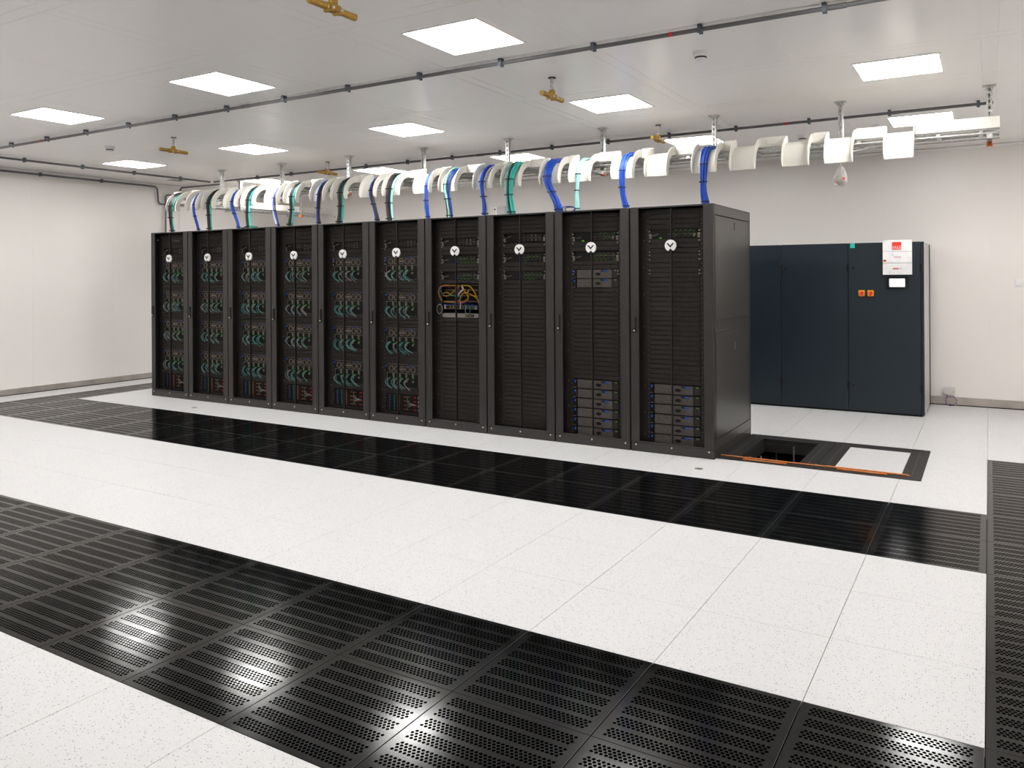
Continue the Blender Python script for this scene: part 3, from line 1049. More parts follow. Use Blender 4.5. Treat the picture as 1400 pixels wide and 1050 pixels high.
lx = (bx0 + bx1) / 2 - .006
obj('logo_block', MB().box(lx - .048, lx + .048, -.0645, -.062, 1.943, 1.983), 'logored', cb)
obj('logo_block', MB().box(lx - .048, lx + .048, -.0645, -.062, 1.897, 1.940), 'logored', cb)
put('lettering', text_mesh('STULZ', .031, 'white', .0008, .0006), cb, (lx, -.0652, 1.918), (PI / 2, 0, 0))
obj('notice', MB().box(lx - .056, lx + .056, -.0636, -.062, 1.762, 1.852), 'white', cb)
obj('notice_print', MB().box(lx - .048, lx - .034, -.0644, -.0636, 1.832, 1.843), 'stickerblue', cb)
obj('notice_print', MB().box(lx - .030, lx + .040, -.0644, -.0636, 1.820, 1.823), 'stickerblue', cb)
for z in (1.812, 1.806):
    obj('notice_print', MB().box(lx - .032, lx + .048, -.0644, -.0636, z - .002, z + .0015), 'stickerred', cb)
obj('notice_print', MB().box(lx - .012, lx + .036, -.0644, -.0636, 1.780, 1.783), 'lightgrey', cb)
for n_, (m, z0, z1) in enumerate((('gear', .005, .014), ('red', -.005, .005), ('gold', -.014, -.005))):
    xx = math.sqrt(max(0, .0155 ** 2 - max(abs(z0), abs(z1)) ** 2)) + .004
    obj('round_sticker', MB().box(bx0 + .022 - xx, bx0 + .022 + xx, -.0636, -.062, 1.770 + z0, 1.770 + z1), m, cb)
obj('label_plate', MB().box(lx - .045, lx + .052, -.0636, -.062, 1.668, 1.692), 'lightgrey', cb)
obj('label_print', MB().box(lx - .040, lx + .020, -.0644, -.0636, 1.675, 1.687), 'red', cb)
obj('label_print', MB().box(bx0 + .022, bx0 + .058, -.0636, -.062, 1.638, 1.642), 'lightgrey', cb)
obj('label_print', MB().box(bx0 + .070, bx0 + .0725, -.0636, -.062, 1.622, 1.652), 'gear', cb)
dsp = obj('display', MB().box(-.384, -.152, -.016, .0, 1.452, 1.584, .004), 'black', t, label='black touch display with lit white screen')
obj('screen', MB().box(-.350, -.190, -.018, -.0155, 1.474, 1.566), 'screen', dsp)
for x in (-.649, -.552):
    s = obj('rotary_switch', MB().box(x - .033, x + .033, -.010, .0, 1.364, 1.432, .003), 'yellow', t, label='yellow and red rotary isolator switch')
    kb = MB().lathe([(.020, -.034), (.022, -.030), (.022, -.010)], (x + .002, 0, 1.400), 18, 'Y')
    kb.box(x - .007, x + .010, -.042, -.030, 1.360, 1.412, .002)
    obj('knob', kb, 'red', s, True)
    obj('padlock_hole', MB().box(x - .010, x - .002, -.0355, -.033, 1.394, 1.408), 'yellow', s)
obj('sticker', MB().box(-.771, -.722, -.002, .0005, 1.928, 1.984), 'teal_st', t, label='teal square sticker')

# ------------------------------------------------------------------ open floor frame beside the racks
FZ = .006


def floor_frame(label, x0, x1, hx0, hx1):
    t = thing('floor_frame', label, 'floor frame', (x0, OPEN[2], 0))
    y0, y1 = 0, OPEN[3] - OPEN[2]
    hy0, hy1 = 2.055 - OPEN[2], 2.945 - OPEN[2]
    L = x1 - x0
    ha, hb = hx0 - x0, hx1 - x0
    for (a, b, c, d) in ((0.002, ha, y0, y1), (hb, L - .002, y0, y1), (ha, hb, y0, hy0), (ha, hb, hy1, y1)):
        obj('frame_plate', MB().box(a, b, c, d, -.035, FZ, .0015), 'gear', t)
    for x in (.075, L - .075):
        obj('plate_seam', MB().box(x - .0015, x + .0015, .09, y1 - .05, FZ - .001, FZ + .0012), 'brown', t)
    lp = MB()
    lp.box(ha, ha + .004, hy0, hy1, -.12, -.034)
    lp.box(hb - .004, hb, hy0, hy1, -.12, -.034)
    lp.box(ha, hb, hy1 - .004, hy1, -.12, -.034)
    lp.box(ha, hb, hy0, hy0 + .004, -.12, -.034)
    obj('inner_lip', lp, 'rack', t)
    for y in (y1 - .06, y1 - .03):
        obj('ridge', MB().box(.05, L - .05, y, y + .008, FZ - .001, FZ + .004, .001), 'rackside', t)
    return t


floor_frame('black steel floor frame around an open hole beside the rightmost rack', OPEN[0], -1.251, -1.903, -1.396)
floor_frame('black steel floor frame holding a white panel beside the open hole', -1.249, OPEN[1], -1.109, -.595)
t = thing('infill_panel', 'white speckled panel set into the right black floor frame', 'floor panel', (-.852, 2.5, 0))
obj('panel', MB().box(-.254, .254, -.443, .443, -.034, .0055, .001), 'tile', t)
BARS = [(-2.06, -.535, 2.030, 'long orange bar along the front of the black floor frames'),
        (-1.845, -1.475, 1.960, 'short orange bar in front of the open floor hole'),
        (-1.075, -.695, 1.985, 'short orange bar in front of the white floor panel')]
for a, b, y, lab in BARS:
    t = thing('orange_bar', lab, 'bar', ((a + b) / 2, y, FZ + .004))
    L = b - a
    obj('bar', MB().box(-L / 2, L / 2, -.009, .009, 0, .006, .001), 'copper', t)
    if L > 1:
        obj('bar_overlap', MB().box(-L / 2 + .9, L / 2 - .02, -.011, .007, .0058, .010, .001), 'copper', t)
        for x in (-.5, .05, .5):
            obj('bolt', MB().cyl((x, 0, .005), (x, 0, .013), .005, 8), 'galv', t)
    else:
        for x in (-L / 2 + .03, L / 2 - .03):
            obj('end_clamp', MB().box(x - .02, x + .02, -.010, .010, .0, .009, .001), 'orange', t)
for x, y, lab in ((-8.58, 1.47, 'small flat grey cap in the floor before the second and third racks'), (-2.085, 1.484, 'small flat grey cap in the floor before the rightmost rack')):
    t = thing('floor_cap', lab, 'floor cap', (x, y, 0))
    obj('disc', MB().lathe([(.036, 0), (.036, .003), (.030, .005)], (0, 0, 0), 20), 'gearmetal', t, True)
    obj('slot', MB().box(-.014, .014, -.003, .003, .0045, .006), 'gear', t)

# ------------------------------------------------------------------ overhead tray: ladder, duct, chutes, hangers
DY0, DY1 = 2.24, 2.625
TX0, TX1 = -10.05, 0.10
WX = [-.601, -1.056, -1.402, -1.852, -2.201, -2.656, -2.997, -3.456, -3.79, -4.248, -4.600, -5.053, -5.402, -5.856, -6.198, -6.651,
      -6.998, -7.449, -7.79, -8.233, -8.575, -9.015, -9.35, -9.765]
CW = .110
t = thing('cable_ladder', 'galvanised ladder under the cream cable duct above the racks', 'cable ladder', (TX0, DY0, 2.722))
for y in (.02, .35):
    obj('side_rail', MB().box(0, TX1 - TX0, y, y + .012, 0, .010, .001).box(0, TX1 - TX0, y, y + .012, .026, .036, .001), 'galv', t)
rung = MB().box(-.016, .016, .022, .36, .008, .028, .001).mesh('rung', 'galv')
x = .12
while x < TX1 - TX0:
    put('rung', rung, t, (x, 0, 0))
    x += .3
duct = thing('cable_duct', 'long cream plastic cable duct running above the rack row', 'cable duct', (0, 0, 2.76))
obj('floor_panel', MB().box(TX0, TX1, DY0, DY1, 0, .006), 'cream', duct)
obj('back_panel', MB().box(TX0, TX1, DY1 - .006, DY1, .006, .09, .001), 'cream', duct)
obj('end_plate', MB().box(TX0, TX0 + .006, DY0, DY1, .006, .09, .001), 'cream', duct)
edges = [TX1] + [e for c in WX for e in (c + CW + .001, c - CW - .001)] + [TX0]
rivet = MB().lathe([(.0045, -.004), (.0065, -.002), (.0065, 0)], (0, 0, 0), 8, 'Y').mesh('rivet', 'nut', True)
for q in range(0, len(edges), 2):
    b, a = edges[q], edges[q + 1]
    if b - a < .02:
        continue
    s = obj('front_panel', MB().box(a, b, DY0, DY0 + .006, .006, .09, .001), 'cream', duct)
    if b - a > .1:
        for x in ((a + .05, b - .05) if b - a > .18 else ((a + b) / 2,)):
            for z in (.032, .062):
                put('rivet', rivet, s, (x, DY0, z))
chute_mb = MB()
AR, AN = .200, 14
pa, pb = [], []
for q in range(AN + 1):
    a = q / AN * PI / 2
    pa.append((-AR * math.sin(a), AR * math.cos(a)))
    pb.append((-(AR - .006) * math.sin(a), (AR - .006) * math.cos(a)))
pa.append((-AR, -.035))
pb.append((-AR + .006, -.035))
vs, fs = [], []
for (y, z), (y2, z2) in zip(pa, pb):
    vs += [(-CW, y, z), (CW, y, z), (CW, y2, z2), (-CW, y2, z2)]
for q in range(len(pa) - 1):
    o = 4 * q
    for c in range(4):
        d = (c + 1) % 4
        fs.append((o + c, o + d, o + 4 + d, o + 4 + c))
fs += [(0, 1, 2, 3), tuple(4 * (len(pa) - 1) + c for c in (3, 2, 1, 0))]
chute_me = MB().add(vs, fs).mesh('chute', 'cream', True)


def flange_mesh(sx):
    vs, fs = [], []
    prof = []
    Ro = AR + .058
    for q in range(AN + 1):
        a = q / AN * PI / 2
        prof.append(((-(AR - .012) * math.sin(a), (AR - .012) * math.cos(a)), (-Ro * math.sin(a) * (.985), Ro * math.cos(a))))
    prof.append(((-AR + .012, -.034), (-Ro + .020, -.034)))
    xa, xb = (-CW - .0005, -CW + .006) if sx < 0 else (CW - .006, CW + .0005)
    for (i_, o_) in prof:
        vs += [(xa, *i_), (xa, *o_), (xb, *o_), (xb, *i_)]
    for q in range(len(prof) - 1):
        o = 4 * q
        for c in range(4):
            d = (c + 1) % 4
            fs.append((o + c, o + d, o + 4 + d, o + 4 + c))
    fs += [(0, 1, 2, 3), tuple(4 * (len(prof) - 1) + c for c in (3, 2, 1, 0))]
    mb = MB().add(vs, fs)
    return mb.mesh('side_flange', 'cream', True)


FL, FR = flange_mesh(-1), flange_mesh(1)
lip = MB().box(-CW, CW, -AR - .004, -AR, -.035, -.018, .001).mesh('lip', 'cream')
brv = MB().lathe([(.004, 0), (.006, .002), (.006, .004)], (0, 0, 0), 8, 'Y').mesh('rivet', 'nut', True)
WLAB = ['cream chute, nearest the right end of the tray, brightly lit and empty', 'empty cream chute, second from the right end, with a plastic bag hanging below',
        'empty cream chute, third from the right end of the tray', 'empty cream chute, first to the right of the blue bundle of the rightmost rack',
        'cream chute with a blue bundle dropping into the rightmost rack', 'empty bright cream chute between two blue bundles above the rightmost rack',
        'bright cream chute with blue bundle over the second rack from right', 'cream chute with a single pale aqua bundle',
        'cream chute with a thick blue bundle, right of the third rack from right', 'cream chute with two teal bundles and a black one between',
        'cream chute with blue bundle right of the fourth rack from right', 'cream chute with black and pale aqua bundle over the fourth rack from right',
        'bright cream chute with thin blue bundle right of the fifth rack from right', 'cream chute with thick black bundle over the fifth rack from right',
        'cream chute with thin blue and black bundle right of the fifth rack from left', 'cream chute with thick black and teal bundle over the fifth rack from left',
        'cream chute with thin blue bundle right of the fourth rack from left', 'cream chute with black and teal bundle over the fourth rack from left',
        'bright cream chute with thin grey-blue bundle right of the third rack from left', 'cream chute with black and teal bundle over the third rack from left',
        'cream chute with thin black-blue bundle over the gap of the second and third racks', 'cream chute with black and teal bundle over the second rack from left',
        'cream chute with thin blue bundle over the gap of the two leftmost racks', 'cream chute with black bundle, leftmost of all on the tray']
CZ = 2.582
for x, lab in zip(WX, WLAB):
    t = thing('cable_chute', lab, 'cable chute', (x, DY0, CZ), 0, 'cream cable chutes along the tray')
    put('chute', chute_me, t)
    put('lip', lip, t)
    for me, sx in ((FL, -1), (FR, 1)):
        f = put('side_flange', me, t)
        put('rivet', brv, f, (sx * (CW + .0015), -.03, .235), (0, 0, PI / 2 * sx))


def strut(length, slots=True):
    """41 mm channel, slotted web towards the front (-y), added back plate"""
    s = MB()
    h = .0205
    s.box(-h, -h + .003, -h, h, -length, 0)
    s.box(h - .003, h, -h, h, -length, 0)
    s.box(-h + .003, -.007, -h, -h + .003, -length, 0)
    s.box(.007, h - .003, -h, -h + .003, -length, 0)
    z = 0
    while z > -length:
        s.box(-.007, .007, -h, -h + .003, max(-length, z - .022), z)
        z -= .05
    s.box(-h + .003, h - .003, h - .003, h, -length, 0)  # back added to close the channel so the slots read dark
    return s.mesh('post', 'galv')


ST = strut(.485)
head = MB().box(-.05, .05, -.04, .04, -.008, 0, .001).box(-.030, .030, -.028, .028, -.03, -.008, .002).mesh('head_plate', 'galv')
arm = MB().box(-.0205, .0205, -.40, -.026, .070, .073).box(-.0205, -.0175, -.40, -.026, .034, .07).box(.0175, .0205, -.40, -.026, .034, .07).box(-.0205, .0205, -.403, -.40, .034, .073).mesh('arm', 'galv')
cap = MB().box(-.024, .024, -.024, .024, -.505, -.468, .003).mesh('end_cap', 'orange')
HXS = [.03, -1.133, -2.298, -3.499, -4.680, -5.884, -7.09, -8.312, -9.55]
HLAB = ['slotted hanger at the right end of the tray', 'slotted hanger above the chute with the plastic bag', 'slotted hanger above the rightmost rack',
        'slotted hanger above the second rack from right', 'slotted hanger above the third and fourth racks from right', 'slotted hanger above the fifth rack from right',
        'slotted hanger above the fifth rack from left', 'slotted hanger above the third rack from left', 'slotted hanger above the leftmost two racks']
for x, lab in zip(HXS, HLAB):
    t = thing('ceiling_hanger', 'galvanised ' + lab, 'hanger', (x, 2.665, ZC), 0, 'galvanised ceiling hangers of the tray')
    put('head_plate', head, t)
    put('post', ST, t)
    put('end_cap', cap, t, label='orange end cap')
    put('arm', arm, t, (0, 0, -.531))
# branch tray running to the back wall
t = thing('branch_ladder', 'galvanised ladder of the short branch tray behind the left racks', 'cable ladder', (-10.72, 2.72, 2.722))
for x in (.02, .28):
    obj('side_rail', MB().box(x, x + .014, 0, 3.13, 0, .036, .001), 'galv', t)
rg = MB().box(.034, .28, -.016, .016, .012, .024, .001).mesh('rung', 'galv')
for q in range(10):
    put('rung', rg, t, (0, .15 + .3 * q, 0))
t = thing('branch_duct', 'short bright cream branch duct behind the left racks', 'cable duct', (-10.72, 2.72, 2.76))
obj('floor_panel', MB().box(.0, .32, 0, 3.05, 0, .006), 'cream', t)
for x in (0, .314):
    obj('side_panel', MB().box(x, x + .006, 0, 3.05, .006, .10, .001), 'cream', t)
STB = strut(.485)
for y, lab in ((3.66, 'galvanised hanger of the branch duct, its top seen above the left racks'), (4.95, 'galvanised hanger with orange cap at the far end of the branch duct')):
    t = thing('ceiling_hanger', lab, 'hanger', (-10.365, y, ZC), 0, 'galvanised ceiling hangers of the branch duct')
    put('head_plate', head, t)
    put('post', STB, t)
    if y > 4:
        put('end_cap', cap, t, label='orange end cap')
    obj('arm', MB().box(-.355, -.021, -.02, .02, -.485, -.462, .001), 'galv', t)

# ------------------------------------------------------------------ cable bundles dropping into the racks
# (chute index, x at the chute, x at the rack top, [(material, count), ...], label)
BUN = [(4, -2.20, -2.185, [('blue', 9)], 'blue cable bundle dropping into the rightmost rack'),
       (6, -3.00, -2.955, [('blue', 8)], 'blue cable bundle right of the second rack from right'),
       (7, -3.47, -3.475, [('aqua', 4)], 'slim pale aqua cable bundle dropping into the second rack from right'),
       (8, -3.815, -3.69, [('blue', 16)], 'thick blue cable bundle above the gap right of the third rack from right'),
       (9, -4.26, -4.235, [('teal', 6), ('blk_cable', 6), ('teal', 6)], 'bundle of teal, black and teal cables dropping into the third rack from right'),
       (10, -4.605, -4.575, [('blue', 9), ('grey_cable', 2)], 'blue cable bundle right of the fourth rack from right'),
       (11, -5.07, -5.03, [('blk_cable', 4), ('aqua', 4), ('blk_cable', 2), ('blue', 2)], 'black and pale aqua cable bundle over the fourth rack from right'),
       (12, -5.345, -5.325, [('grey_cable', 1), ('blue', 5)], 'thin blue cable bundle right of the fifth rack from right'),
       (13, -5.865, -5.86, [('blk_cable', 17), ('aqua', 2)], 'thick black cable bundle with one teal edge over the fifth rack from right'),
       (14, -6.145, -6.06, [('blue', 4), ('blk_cable', 4)], 'thin blue and black cable bundle right of the fifth rack from left'),
       (15, -6.625, -6.65, [('blk_cable', 15), ('teal', 2)], 'thick black cable bundle with one teal edge over the fifth rack from left'),
       (16, -6.98, -6.98, [('blue', 5), ('blk_cable', 3)], 'thin blue and black cable bundle right of the fourth rack from left'),
       (17, -7.44, -7.48, [('blk_cable', 12), ('teal', 3)], 'black and teal cable bundle over the fourth rack from left'),
       (18, -7.765, -7.69, [('grey_cable', 3), ('blue', 2), ('blk_cable', 2)], 'thin grey and blue cable bundle right of the third rack from left'),
       (19, -8.22, -8.22, [('blk_cable', 11), ('teal', 3)], 'black and teal cable bundle over the third rack from left'),
       (20, -8.54, -8.42, [('blk_cable', 4), ('blue', 3)], 'thin black and blue cable bundle over the gap of the second and third racks'),
       (21, -9.01, -8.995, [('blk_cable', 12), ('teal', 2)], 'black and teal cable bundle over the second rack from left'),
       (22, -9.31, -9.215, [('blue', 6)], 'thin blue cable bundle over the gap of the two leftmost racks'),
       (23, -9.80, -9.77, [('grey_cable', 1), ('blk_cable', 13), ('teal', 2)], 'black cable bundle, leftmost of all on the tray')]


def bundle(ci, xa, xb, cols, lab, seed):
    rr = random.Random(seed)
    n = sum(c for _, c in cols)
    t = thing('cable_bundle', lab, 'cable bundle', (xb, RY + .25, RH), 0, 'cable bundles dropping from the tray')
    w_ = .0068 * math.sqrt(n) * 1.30
    R0 = AR + .012
    yb = DY0 - .205
    seq = [m for m, c in cols for _ in range(c)]
    seq = ['char_cable' if m == 'blk_cable' and q % 3 == 1 else m for q, m in enumerate(seq)]
    sway = rr.choice((-1, 1)) * rr.uniform(.006, .018)
    for q, m in enumerate(seq):
        fx = (q + .5) / n * 2 - 1
        dep = rr.uniform(0, 1) if n > 4 else .5
        ox = fx * w_ * 1.15
        oy = -dep * w_ * math.sqrt(max(.15, 1 - fx * fx)) * 1.2
        pts = [(xa + ox * 1.7, DY0 + .20, CZ + R0 + .01 - oy * .3), (xa + ox * 1.6, DY0 + .05, CZ + R0 + .004 - oy)]
        for s in range(1, 6):
            a = s / 5 * PI / 2
            sp = 1.45 - .45 * s / 5
            pts.append((xa + ox * sp, DY0 - (R0 - oy) * math.sin(a), CZ + (R0 - oy) * math.cos(a)))
        L = CZ - RH
        for s in range(1, 8):
            u = s / 7
            e = u * u * (3 - 2 * u)
            z = CZ - L * u * 1.04
            wob = .004 * math.sin(u * PI * 2 + q)
            pts.append((xa + (xb - xa) * e + sway * math.sin(u * PI) + ox * (1 - .12 * math.sin(u * PI)) + wob,
                        DY0 - (R0 - oy) * (1 - u) + (yb + oy * .6 - DY0) * u, z))
        tt = Vector(t.location)
        obj('cable', MB().tube([Vector(p) - tt for p in pts], .0066 if m != 'aqua' else .0074, 6), m, t, True)
    for zt, u in ((CZ + .04, 0), (CZ - L * .36, .36), (CZ - L * .9, .9)):
        e = u * u * (3 - 2 * u)
        cxp = xa + (xb - xa) * e + sway * math.sin(u * PI) - xb
        cy = DY0 - R0 * (1 - u) + (yb - DY0) * u - w_ * .5 - (RY + .25)
        if u == 0:
            cy += .004
        ring = MB()
        vs = []
        for zz in (-.005, .005):
            for c in range(14):
                a = 2 * PI * c / 14
                vs.append((cxp + (w_ * 1.2 + .007) * math.cos(a), cy + (w_ * .75 + .008) * math.sin(a), zt - RH + zz))
        ring.add(vs, [(c, (c + 1) % 14, 14 + (c + 1) % 14, 14 + c) for c in range(14)])
        obj('cable_tie', ring, 'black', t, True)


for s, b in enumerate(BUN):
    bundle(*b, seed=100 + s)

# loose coils and small boxes on the rack tops
t = thing('cable_coil', 'loose blue cable coil on top of the racks beside the thick blue bundle', 'cable', (-3.66, RY + .28, RH))
pts = [(.02 + .07 * math.cos(a * PI / 8), .02 * math.sin(a * PI / 4), .008 + .032 * (1 + math.sin(a * PI / 8))) for a in range(17)]
obj('loop', MB().tube(pts, .005, 6), 'blue', t, True)
obj('loop', MB().tube([(p[0] * .8 + .02, p[1] + .012, p[2] * .85 + .003) for p in pts], .005, 6), 'blk_cable', t, True)
obj('tail', MB().tube([(-.16, 0, .006), (-.1, .01, .010), (-.04, 0, .012), (.02, .0, .006)], .005, 6), 'blue', t, True)
t = thing('media_converter', 'small white box with amber lights on the third rack from right', 'network box', (-4.535, RY + .33, RH))
obj('case', MB().box(-.035, .115, 0, .1, 0, .118, .004), 'case', t)
obj('front_strip', MB().box(-.034, .006, -.003, .001, .006, .112, .001), 'white', t)
for q in range(4):
    obj('light', MB().box(-.020, -.010, -.006, -.002, .018 + q * .012, .025 + q * .012), 'gold', t)
obj('vent', MB().box(-.024, -.008, -.005, -.002, .078, .096), 'gear', t)
t = thing('coiled_cable', 'loose blue cable lying on the third rack from right', 'cable', (-4.2, RY + .26, RH))
obj('strand', MB().tube([(-.16, 0, .006), (-.08, .01, .014), (.02, 0, .012), (.12, .01, .006)], .006, 6), 'blue', t, True)
obj('strand', MB().tube([(-.24, .02, .005), (-.16, .03, .010), (-.08, .02, .005)], .004, 6), 'magenta', t, True)
t = thing('green_box', 'small dark green connector box on the third rack from left', 'box', (-8.36, RY + .25, RH))
obj('case', MB().box(-.06, .12, 0, .08, 0, .045, .004), 'green_st', t)
obj('connector', MB().box(-.14, -.06, .01, .06, 0, .034, .008), 'black', t)

# ------------------------------------------------------------------ ceiling pipes, nozzles, detectors


def smooth_path(pts, rad):
    pts = [Vector(p) for p in pts]
    out = [pts[0]]
    for i in range(1, len(pts) - 1):
        a, b, c = pts[i - 1], pts[i], pts[i + 1]
        r1 = min(rad, (a - b).length * .45)
        r2 = min(rad, (c - b).length * .45)
        p, q = b + (a - b).normalized() * r1, b + (c - b).normalized() * r2
        for s in range(6):
            u = s / 5
            out.append(p * (1 - u) ** 2 + b * 2 * u * (1 - u) + q * u * u)
    out.append(pts[-1])
    return out


clip_me = {}
for ax in 'XY':
    mb = MB()
    if ax == 'X':
        mb.box(-.013, .013, -.021, -.0145, -.026, .030, .001).box(-.013, .013, .0145, .021, -.026, .030, .001).box(-.013, .013, -.021, .021, .0145, .030, .001)
    else:
        mb.box(-.021, -.0145, -.013, .013, -.026, .030, .001).box(.0145, .021, -.013, .013, -.026, .030, .001).box(-.021, .021, -.013, .013, .0145, .030, .001)
    clip_me[ax] = mb.mesh('clip', 'clip')


def conduit(label, pts, clips, ax, rad=.07, r=.0140, sleeves=(), rings=()):
    o = Vector(pts[0])
    t = thing('conduit_pipe', label, 'pipe', tuple(o))
    obj('pipe', MB().tube([p - o for p in smooth_path(pts, rad)], r, 12), 'pipegrey', t, True)
    for p in clips:
        put('clip', clip_me[ax], t, Vector(p) - o)
    for p in sleeves:
        d = Vector((.05, 0, 0)) if ax == 'X' else Vector((0, .05, 0))
        obj('sleeve', MB().cyl(Vector(p) - o - d, Vector(p) - o + d, r + .003, 12), 'pipegrey', t, True)
    for p in rings:
        d = Vector((.012, 0, 0)) if ax == 'X' else Vector((0, .012, 0))
        obj('red_mark', MB().cyl(Vector(p) - o - d, Vector(p) - o + d, r + .001, 12), 'red', t, True)


ZP = ZC - .031
conduit('long dark grey pipe crossing the ceiling in front of the racks', [(-11.72, -.10, ZP), (2.6, -.14, ZP)],
        [(x, -.135 + .002, ZP) for x in [-.79 - .735 * q for q in range(-4, 15)]], 'X', sleeves=[(-5.7, -.12, ZP), (-.72, -.13, ZP)], rings=[(-1.72, -.13, ZP), (-9.05, -.11, ZP)])
conduit('dark grey ceiling pipe running behind the cable tray', [(-10.62, 3.36, ZP), (.06, 3.27, ZP)],
        [(x, 3.36 - (x + 10.62) * .09 / 10.68, ZP) for x in [-.79 - .735 * q for q in range(-1, 13)]], 'X', sleeves=[(-5.5, 3.32, ZP), (-.75, 3.28, ZP)], rings=[(-1.75, 3.285, ZP), (-7.9, 3.34, ZP)])
conduit('dark grey ceiling pipe running lengthwise at the left, near the far wall', [(-10.68, -7.4, ZP), (-10.68, 3.33, ZP)],
        [(-10.68, y, ZP) for y in [-6.2 + .75 * q for q in range(13)]], 'Y')
conduit('dark grey pipe along the top of the left wall, bending down at the corner',
        [(-11.735, -7.4, 3.12), (-11.735, 3.13, 3.12), (-11.735, 3.15, 2.845), (-11.735, 3.26, 2.842)],
        [(-11.735, y, 3.12) for y in [-5.0 + .9 * q for q in range(9)]], 'Y', rad=.06)
conduit('dark grey pipe dropping down the corner behind the leftmost rack',
        [(-11.735, 3.28, .05), (-11.735, 3.28, 3.0), (-11.735, 3.54, 3.015), (-11.735, 3.56, 3.145), (-10.72, 3.62, 3.149)], [], 'Y', rad=.06)


def nozzle(x, y, z, rz, s, lab):
    t = thing('gas_nozzle', lab, 'nozzle', (x, y, ZC), rz, 'brass gas nozzles on the ceiling')
    L = ZC - z
    obj('pipe', MB().cyl((0, 0, -L + .04), (0, 0, 0), .0145, 14), 'galv', t, True)
    obj('collar', MB().lathe([(.030, -.006), (.030, -.001), (.026, 0)], (0, 0, 0), 20), 'black', t, True)
    obj('neck', MB().lathe([(.020, 0), (.026, .006), (.026, .028), (.020, .034)], (0, 0, -L + .012), 14), 'brass', t, True)
    b = MB().box(-.038, .038, -.026, .026, -.024, .016, .006)
    b.box(-.046, -.020, -.030, .030, -.030, .006, .006).box(.020, .046, -.030, .030, -.030, .006, .006)
    obj('body', b, 'brass', t, loc=(0, 0, -L))
    for sx in (-1, 1):
        tb = MB().tube([(sx * .03, 0, -.006), (sx * .050, 0, -.006), (sx * .052, 0, -.006), (sx * .166, 0, -.006), (sx * .170, 0, -.006)],
                       [.024, .024, .0195, .0195, .016], 18)
        obj('outlet', tb, 'brass', t, True, (0, 0, -L))
        obj('bolt', MB().lathe([(.006, -.010), (.008, -.007), (.008, 0)], (sx * .03, -.030, -.012), 8, 'Y'), 'galv', t, True, (0, 0, -L))


nozzle(-2.95, -1.845, 3.035, PI / 2, 1, 'brass gas nozzle cut off by the top edge of the picture')
nozzle(-2.94, .53, 3.035, PI / 2, 1, 'brass gas nozzle hanging in the middle, above the racks on the right')
nozzle(-2.94, 2.82, 3.035, PI / 2, 1, 'brass gas nozzle behind the tray above the second rack from right')
nozzle(-7.77, .63, 3.035, PI / 2, 1, 'brass gas nozzle hanging at the left, in front of the left racks')
nozzle(-7.69, 2.89, 3.035, PI / 2, 1, 'brass gas nozzle behind the tray above the fourth rack from left')
for x, y, lab, flat in ((-1.714, .456, 'round white smoke detector on the ceiling at upper right', 0), (-8.93, .61, 'round white smoke detector on the ceiling at the far left', 0),
                        (-1.78, 4.25, 'round white detector on the ceiling behind the tray', 0), (-.985, 4.05, 'flat white disc on the ceiling beside the light behind the tray', 1)):
    t = thing('smoke_detector', lab, 'smoke detector', (x, y, ZC))
    obj('base', MB().lathe([(.050, -.016), (.056, -.012), (.056, 0)], (0, 0, 0), 28), 'white', t, True)
    if not flat:
        obj('head', MB().lathe([(.022, -.062), (.034, -.056), (.042, -.030), (.052, -.026), (.052, -.0165), (.04, -.0158)], (0, 0, 0), 28), 'white', t, True)
        obj('slot', MB().lathe([(.0395, -.046), (.0415, -.040), (.0405, -.036)], (0, 0, 0), 28), 'gear', t, True)
t = thing('ceiling_vent', 'small slotted vent in the ceiling at the far left corner', 'vent', (-11.12, 3.05, ZC))
obj('frame', MB().box(-.16, .16, -.16, .16, -.004, 0, .001), 'ceil', t)
for q in range(7):
    obj('slot', MB().box(-.10 + .012 * (q % 2), .10 - .01 * (q % 3), -.12 + .036 * q, -.105 + .036 * q, -.006, -.0035), 'gear', t)

# ------------------------------------------------------------------ plastic bag of fittings and rod under the second chute
t = thing('plastic_bag', 'clear plastic bag of small fittings hanging under the second chute', 'bag', (-1.065, 2.20, 2.40))
prof = [(.004, .165), (.010, .145), (.022, .125), (.036, .09), (.048, .055), (.053, .025), (.048, .0), (.034, -.022), (.012, -.034)]
vs, fs = [], []
rr = random.Random(11)
N = 18
for q, (r_, h) in enumerate(prof):
    for k in range(N):
        a = 2 * PI * k / N
        w_ = 1 + .10 * math.sin(5 * a + q * .6) + rr.uniform(-.05, .05)
        vs.append((r_ * w_ * math.cos(a) * 1.08, r_ * w_ * math.sin(a), h))
for q in range(len(prof) - 1):
    for k in range(N):
        k2 = (k + 1) % N
        fs.append((q * N + k, q * N + k2, (q + 1) * N + k2, (q + 1) * N + k))
fs.append(tuple((len(prof) - 1) * N + k for k in range(N)))
obj('film', MB().add(vs, fs), 'bag', t, True)
for q, (x, y, z, r_) in enumerate(((-.018, -.01, .010, .017), (.014, -.012, .016, .018), (0, .015, -.002, .016), (-.006, -.02, -.012, .012), (.022, .005, -.008, .013))):
    mb = MB().lathe([(r_ * .7, -r_), (r_, -r_ * .5), (r_, r_ * .4), (r_ * .6, r_)], (x, y, z), 8)
    obj('fitting', mb, 'brown', t)
obj('red_print', MB().box(.022, .042, -.046, -.043, .020, .036), 'logored', t)
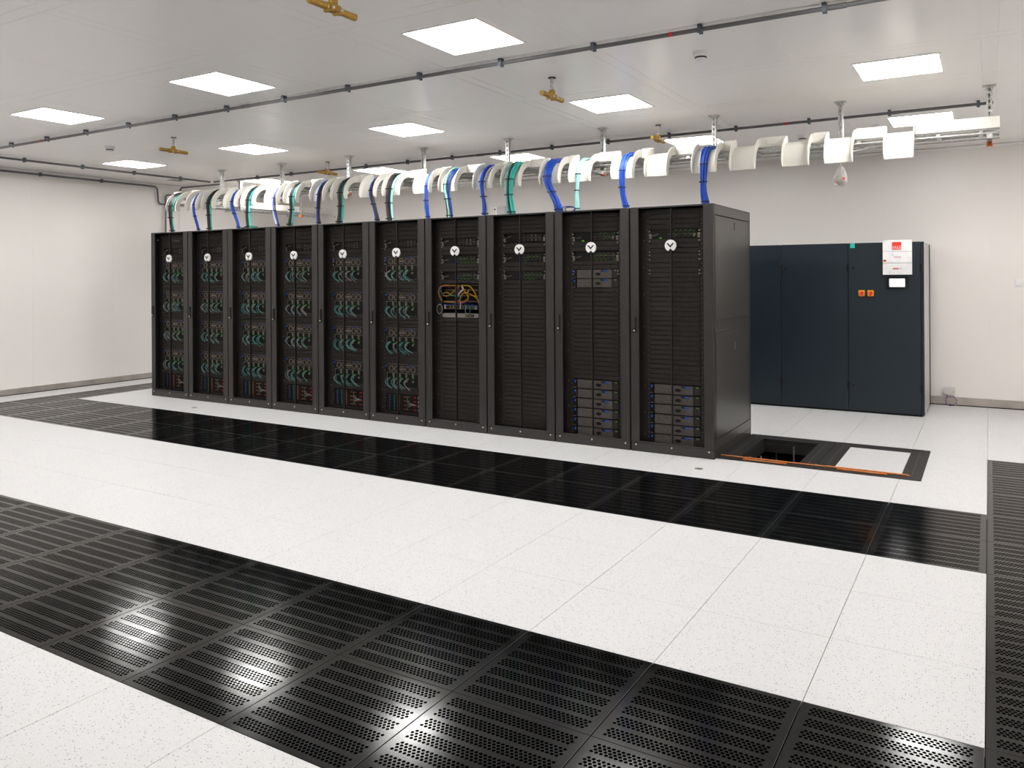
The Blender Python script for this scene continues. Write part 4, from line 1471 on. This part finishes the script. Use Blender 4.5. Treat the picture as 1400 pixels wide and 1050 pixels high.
obj('knot', MB().tube([(0, 0, .16), (.004, .004, .26), (0, .10, .36)], .003, 6), 'bag', t)
t = thing('thin_rod', 'thin white rod sticking out beside the second chute', 'rod', (-.90, 2.30, 2.66))
obj('shaft', MB().cyl((-.12, -.02, .0), (.13, .10, .060), .0035, 8), 'white', t, True)
obj('tip', MB().cyl((.13, .10, .060), (.142, .106, .0632), .0045, 8), 'white', t, True)
# pale bag corner behind the third hanger
# ------------------------------------------------------------------ wall items
t = thing('light_switch', 'white square light switch on the back wall', 'switch', (.325, YB - .001, 1.508))
obj('plate', MB().box(-.044, .044, -.010, 0, -.048, .048, .004), 'white', t)
obj('rocker', MB().box(-.029, .029, -.017, -.010, -.033, .033, .004), 'white', t)
t = thing('leak_sensor', 'pale grey sensor box on the back wall above the skirting, with a coiled purple cable', 'sensor', (-.41, YB - .015, .185))
pl = [(-.066, .028), (-.05, .040), (-.02, .046), (.02, .046), (.05, .040), (.066, .028), (.066, -.026), (.045, -.042), (.02, -.047), (-.02, -.047), (-.045, -.042), (-.066, -.026)]
obj('case', MB().prism(pl, -.05, 0), 'lightgrey', t)
obj('cover', MB().prism([(x * .86, z * .86) for x, z in pl], -.058, -.05), 'silver', t)
obj('yellow_dot', MB().lathe([(.007, -.060), (.007, -.058)], (.046, 0, 0), 10, 'Y'), 'gold', t)
pts = []
for a in range(49):
    pts.append((.022 + (.060 + .004 * math.sin(a * 1.3)) * math.cos(a * PI / 12 + PI * .7), -.055 - .012 * math.sin(a * .26), -.125 + (.056 + .003 * math.cos(a)) * math.sin(a * PI / 12 + PI * .7)))
pts = [(-.02, -.03, -.046), (-.022, -.05, -.07)] + pts
obj('cable', MB().tube(pts, .0042, 6), 'purple', t, True)
for a in range(9):
    an = a * PI * 2 / 9
    obj('cable_band', MB().cyl((.022 + .05 * math.cos(an), -.062, -.125 + .046 * math.sin(an)), (.022 + .07 * math.cos(an), -.062, -.125 + .066 * math.sin(an)), .003, 5), 'lightgrey', t)
